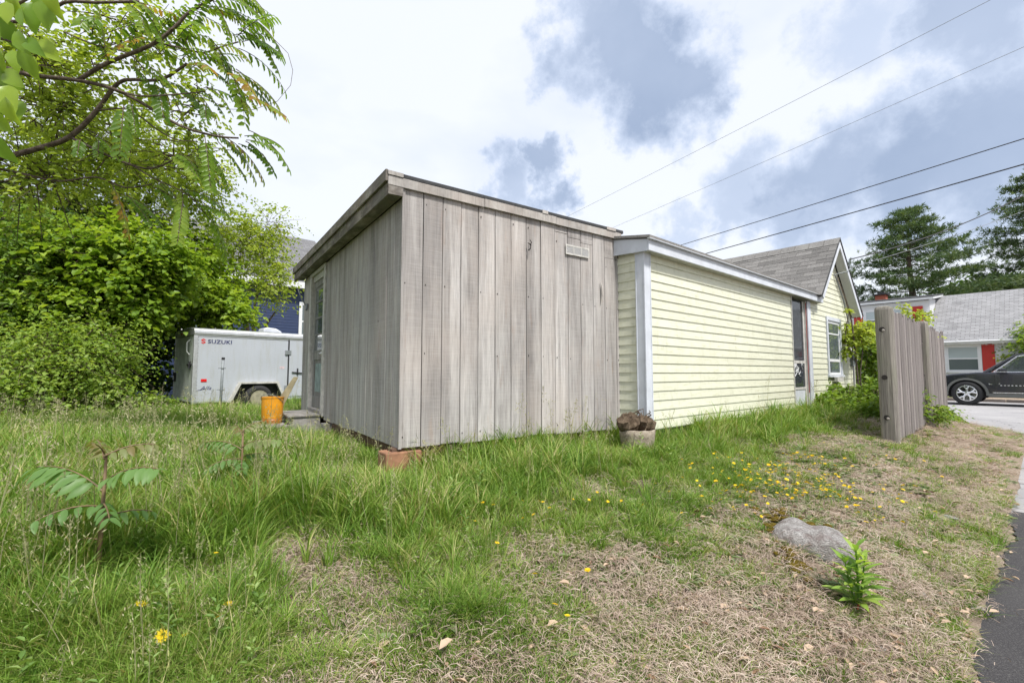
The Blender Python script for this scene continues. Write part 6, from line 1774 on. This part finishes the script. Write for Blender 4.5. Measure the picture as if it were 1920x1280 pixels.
def pebble(seed):
    lm = lump([(.3, -.3), (.9, -.05), (1, .15), (.75, .45), (.25, .6), (.03, .62)], 8, .16, seed, .8)
    return lm.mesh('pebble', M['stone'], False)
peb = [pebble(i + 400) for i in range(5)]
S = [gput(5200, rg, 0, 5, lambda x, y: np.exp(-((sq(x, y)[1] - .35) / .45) ** 2) * .8 + .10, lambda x, y: .006 + .012 * rg.random(len(x)) ** 2, lambda x, y, h: h * 1.3, ymax=10, ymin=1.6)]
scatter('gravel', 'small grey pebbles along the road edge', 'gravel', peb, *S[0])
r_ = random.Random(15)
big = [(1655, 1105, .03), (1700, 1112, .035), (1732, 1118, .045), (1742, 1098, .04), (1830, 1140, .03), (1760, 1110, .03), (1780, 970, .045), (1690, 1060, .035), (1590, 1160, .03), (1640, 1215, .035), (1310, 1250, .04), (1365, 1095, .03), (1720, 1088, .03), (1770, 1128, .035)]
names_ = ['pale', 'grey', 'flat', 'rounded']
for k, (px, py, s_) in enumerate(big):
    p = atz(px, py, .12); 
    for _ in range(8): p = atz(px, py, hz(p.x, p.y))
    o = inst('stone', peb[k % 5], (p.x, p.y, p.z), (0, 0, r_.uniform(0, 6)), (s_ * 1.4, s_, s_ * .8))
    tag(o, 'small pale stone half sunk in the bank near the road edge', 'stone', 'loose stones on the bank')

# ------------------------------------------------------------------ yellow flowers, one by one
M['petal'] = leafmat('yellow_petal', [(0, (.72, .50, .01)), (1, (.86, .68, .03))], .3, .6, attr=None)
M['flower_stem'] = plain('flower_stem', (.12, .2, .05), .7)
def flower(seed):
    r = random.Random(seed); V = []; F = []
    for ring, (n, L_, up) in enumerate(((13, 1.0, .25), (9, .62, .6))):
        for k in range(n):
            a = 2 * math.pi * k / n + ring * .2 + r.uniform(-.1, .1); l = L_ * r.uniform(.85, 1.1); b = len(V); w = .19
            c, s_ = math.cos(a), math.sin(a)
            V += [(0, 0, .0), (c * l * .55 - s_ * w, s_ * l * .55 + c * w, up * .3), (c * l, s_ * l, up * .35), (c * l * .55 + s_ * w, s_ * l * .55 - c * w, up * .3)]
            F.append((b, b + 1, b + 2, b + 3))
    me = bpy.data.meshes.new('flower_head'); me.from_pydata(V, [], F); me.update(); me.materials.append(M['petal']); return me
flm = [flower(i) for i in range(4)]
stm = MB().tube([(0, 0, 0), (.06, 0, .5), (0, 0, 1)], [.014, .012, .012], 5).mesh('stalk', M['flower_stem'])
def put_flower(x, y, h, r, label, group):
    z = hz(x, y)
    rt = empty('yellow_flower', (x, y, z), r_.uniform(0, 6.28)); tag(rt, label, 'flower', group)
    inst('flower_head', flm[r_.randrange(4)], (0, 0, h), (r_.gauss(0, .3), r_.gauss(0, .3), 0), (r, r, r), rt)
    inst('stalk', stm, (0, 0, 0), (0, 0, 0), (h, h, h) if False else (.09, .09, h), rt)
def px_ground(px, py):
    p = atz(px, py, .4)
    for _ in range(10): p = atz(px, py, hz(p.x, p.y) + .05)
    return p
n_f = 0
while n_f < 280:
    px, py = r_.gauss(1500, 105), r_.gauss(912, 32)
    py = py + (px - 1500) * .05 + (25 * abs(r_.gauss(0, 1)) if px > 1560 else 0)
    if not (1270 < px < 1770 and 855 < py < 990): continue
    if 1440 < px < 1580 and py > 945: continue
    p = px_ground(px, py)
    if blocked(np.array([p.x]), np.array([p.y]))[0]: continue
    put_flower(p.x, p.y, r_.uniform(.08, .13), r_.uniform(.010, .022), 'small yellow flower in the dense patch above the boulder', 'flowers above the boulder'); n_f += 1
for (px, py) in ((785, 940), (905, 965), (925, 968), (980, 962), (1012, 958), (1018, 965), (1030, 966), (1060, 972), (1075, 960), (1105, 950), (1120, 945), (1140, 962), (932, 1033), (890, 995), (1205, 962), (1230, 925), (1255, 940), (980, 988), (1165, 955), (1000, 980)):
    p = px_ground(px, py); put_flower(p.x, p.y, r_.uniform(.09, .14), r_.uniform(.011, .016), 'small yellow flower scattered in the thin grass before the shed', 'flowers before the shed')
for (px, py, sz, lb_) in ((302, 1233, .022, 'largest yellow flower in the bottom left grass'), (344, 1220, .014, 'small yellow flower just right of the largest one'), (263, 1171, .018, 'flat yellow flower highest at the left among the bottom left flowers'), (427, 1161, .015, 'yellow flower farthest right in the bottom left grass'), (407, 1186, .013, 'half open yellow flower below the rightmost bottom left one'), (404, 1062, .01, 'tiny yellow bud flower in the grass right of the tall seedling'), (1003, 1091, .014, 'yellow flower at the centre of the dry bank'), (1102, 1097, .015, 'yellow flower right of centre beside a tuft on the dry bank'), (1064, 1186, .012, 'lowest yellow flower on the dry bank'), (1041, 1163, .014, 'pale yellow flower just above the lowest one on the dry bank')):
    p = px_ground(px, py); put_flower(p.x, p.y, r_.uniform(.09, .13), sz * 1.25, lb_, 'single flowers in the foreground')
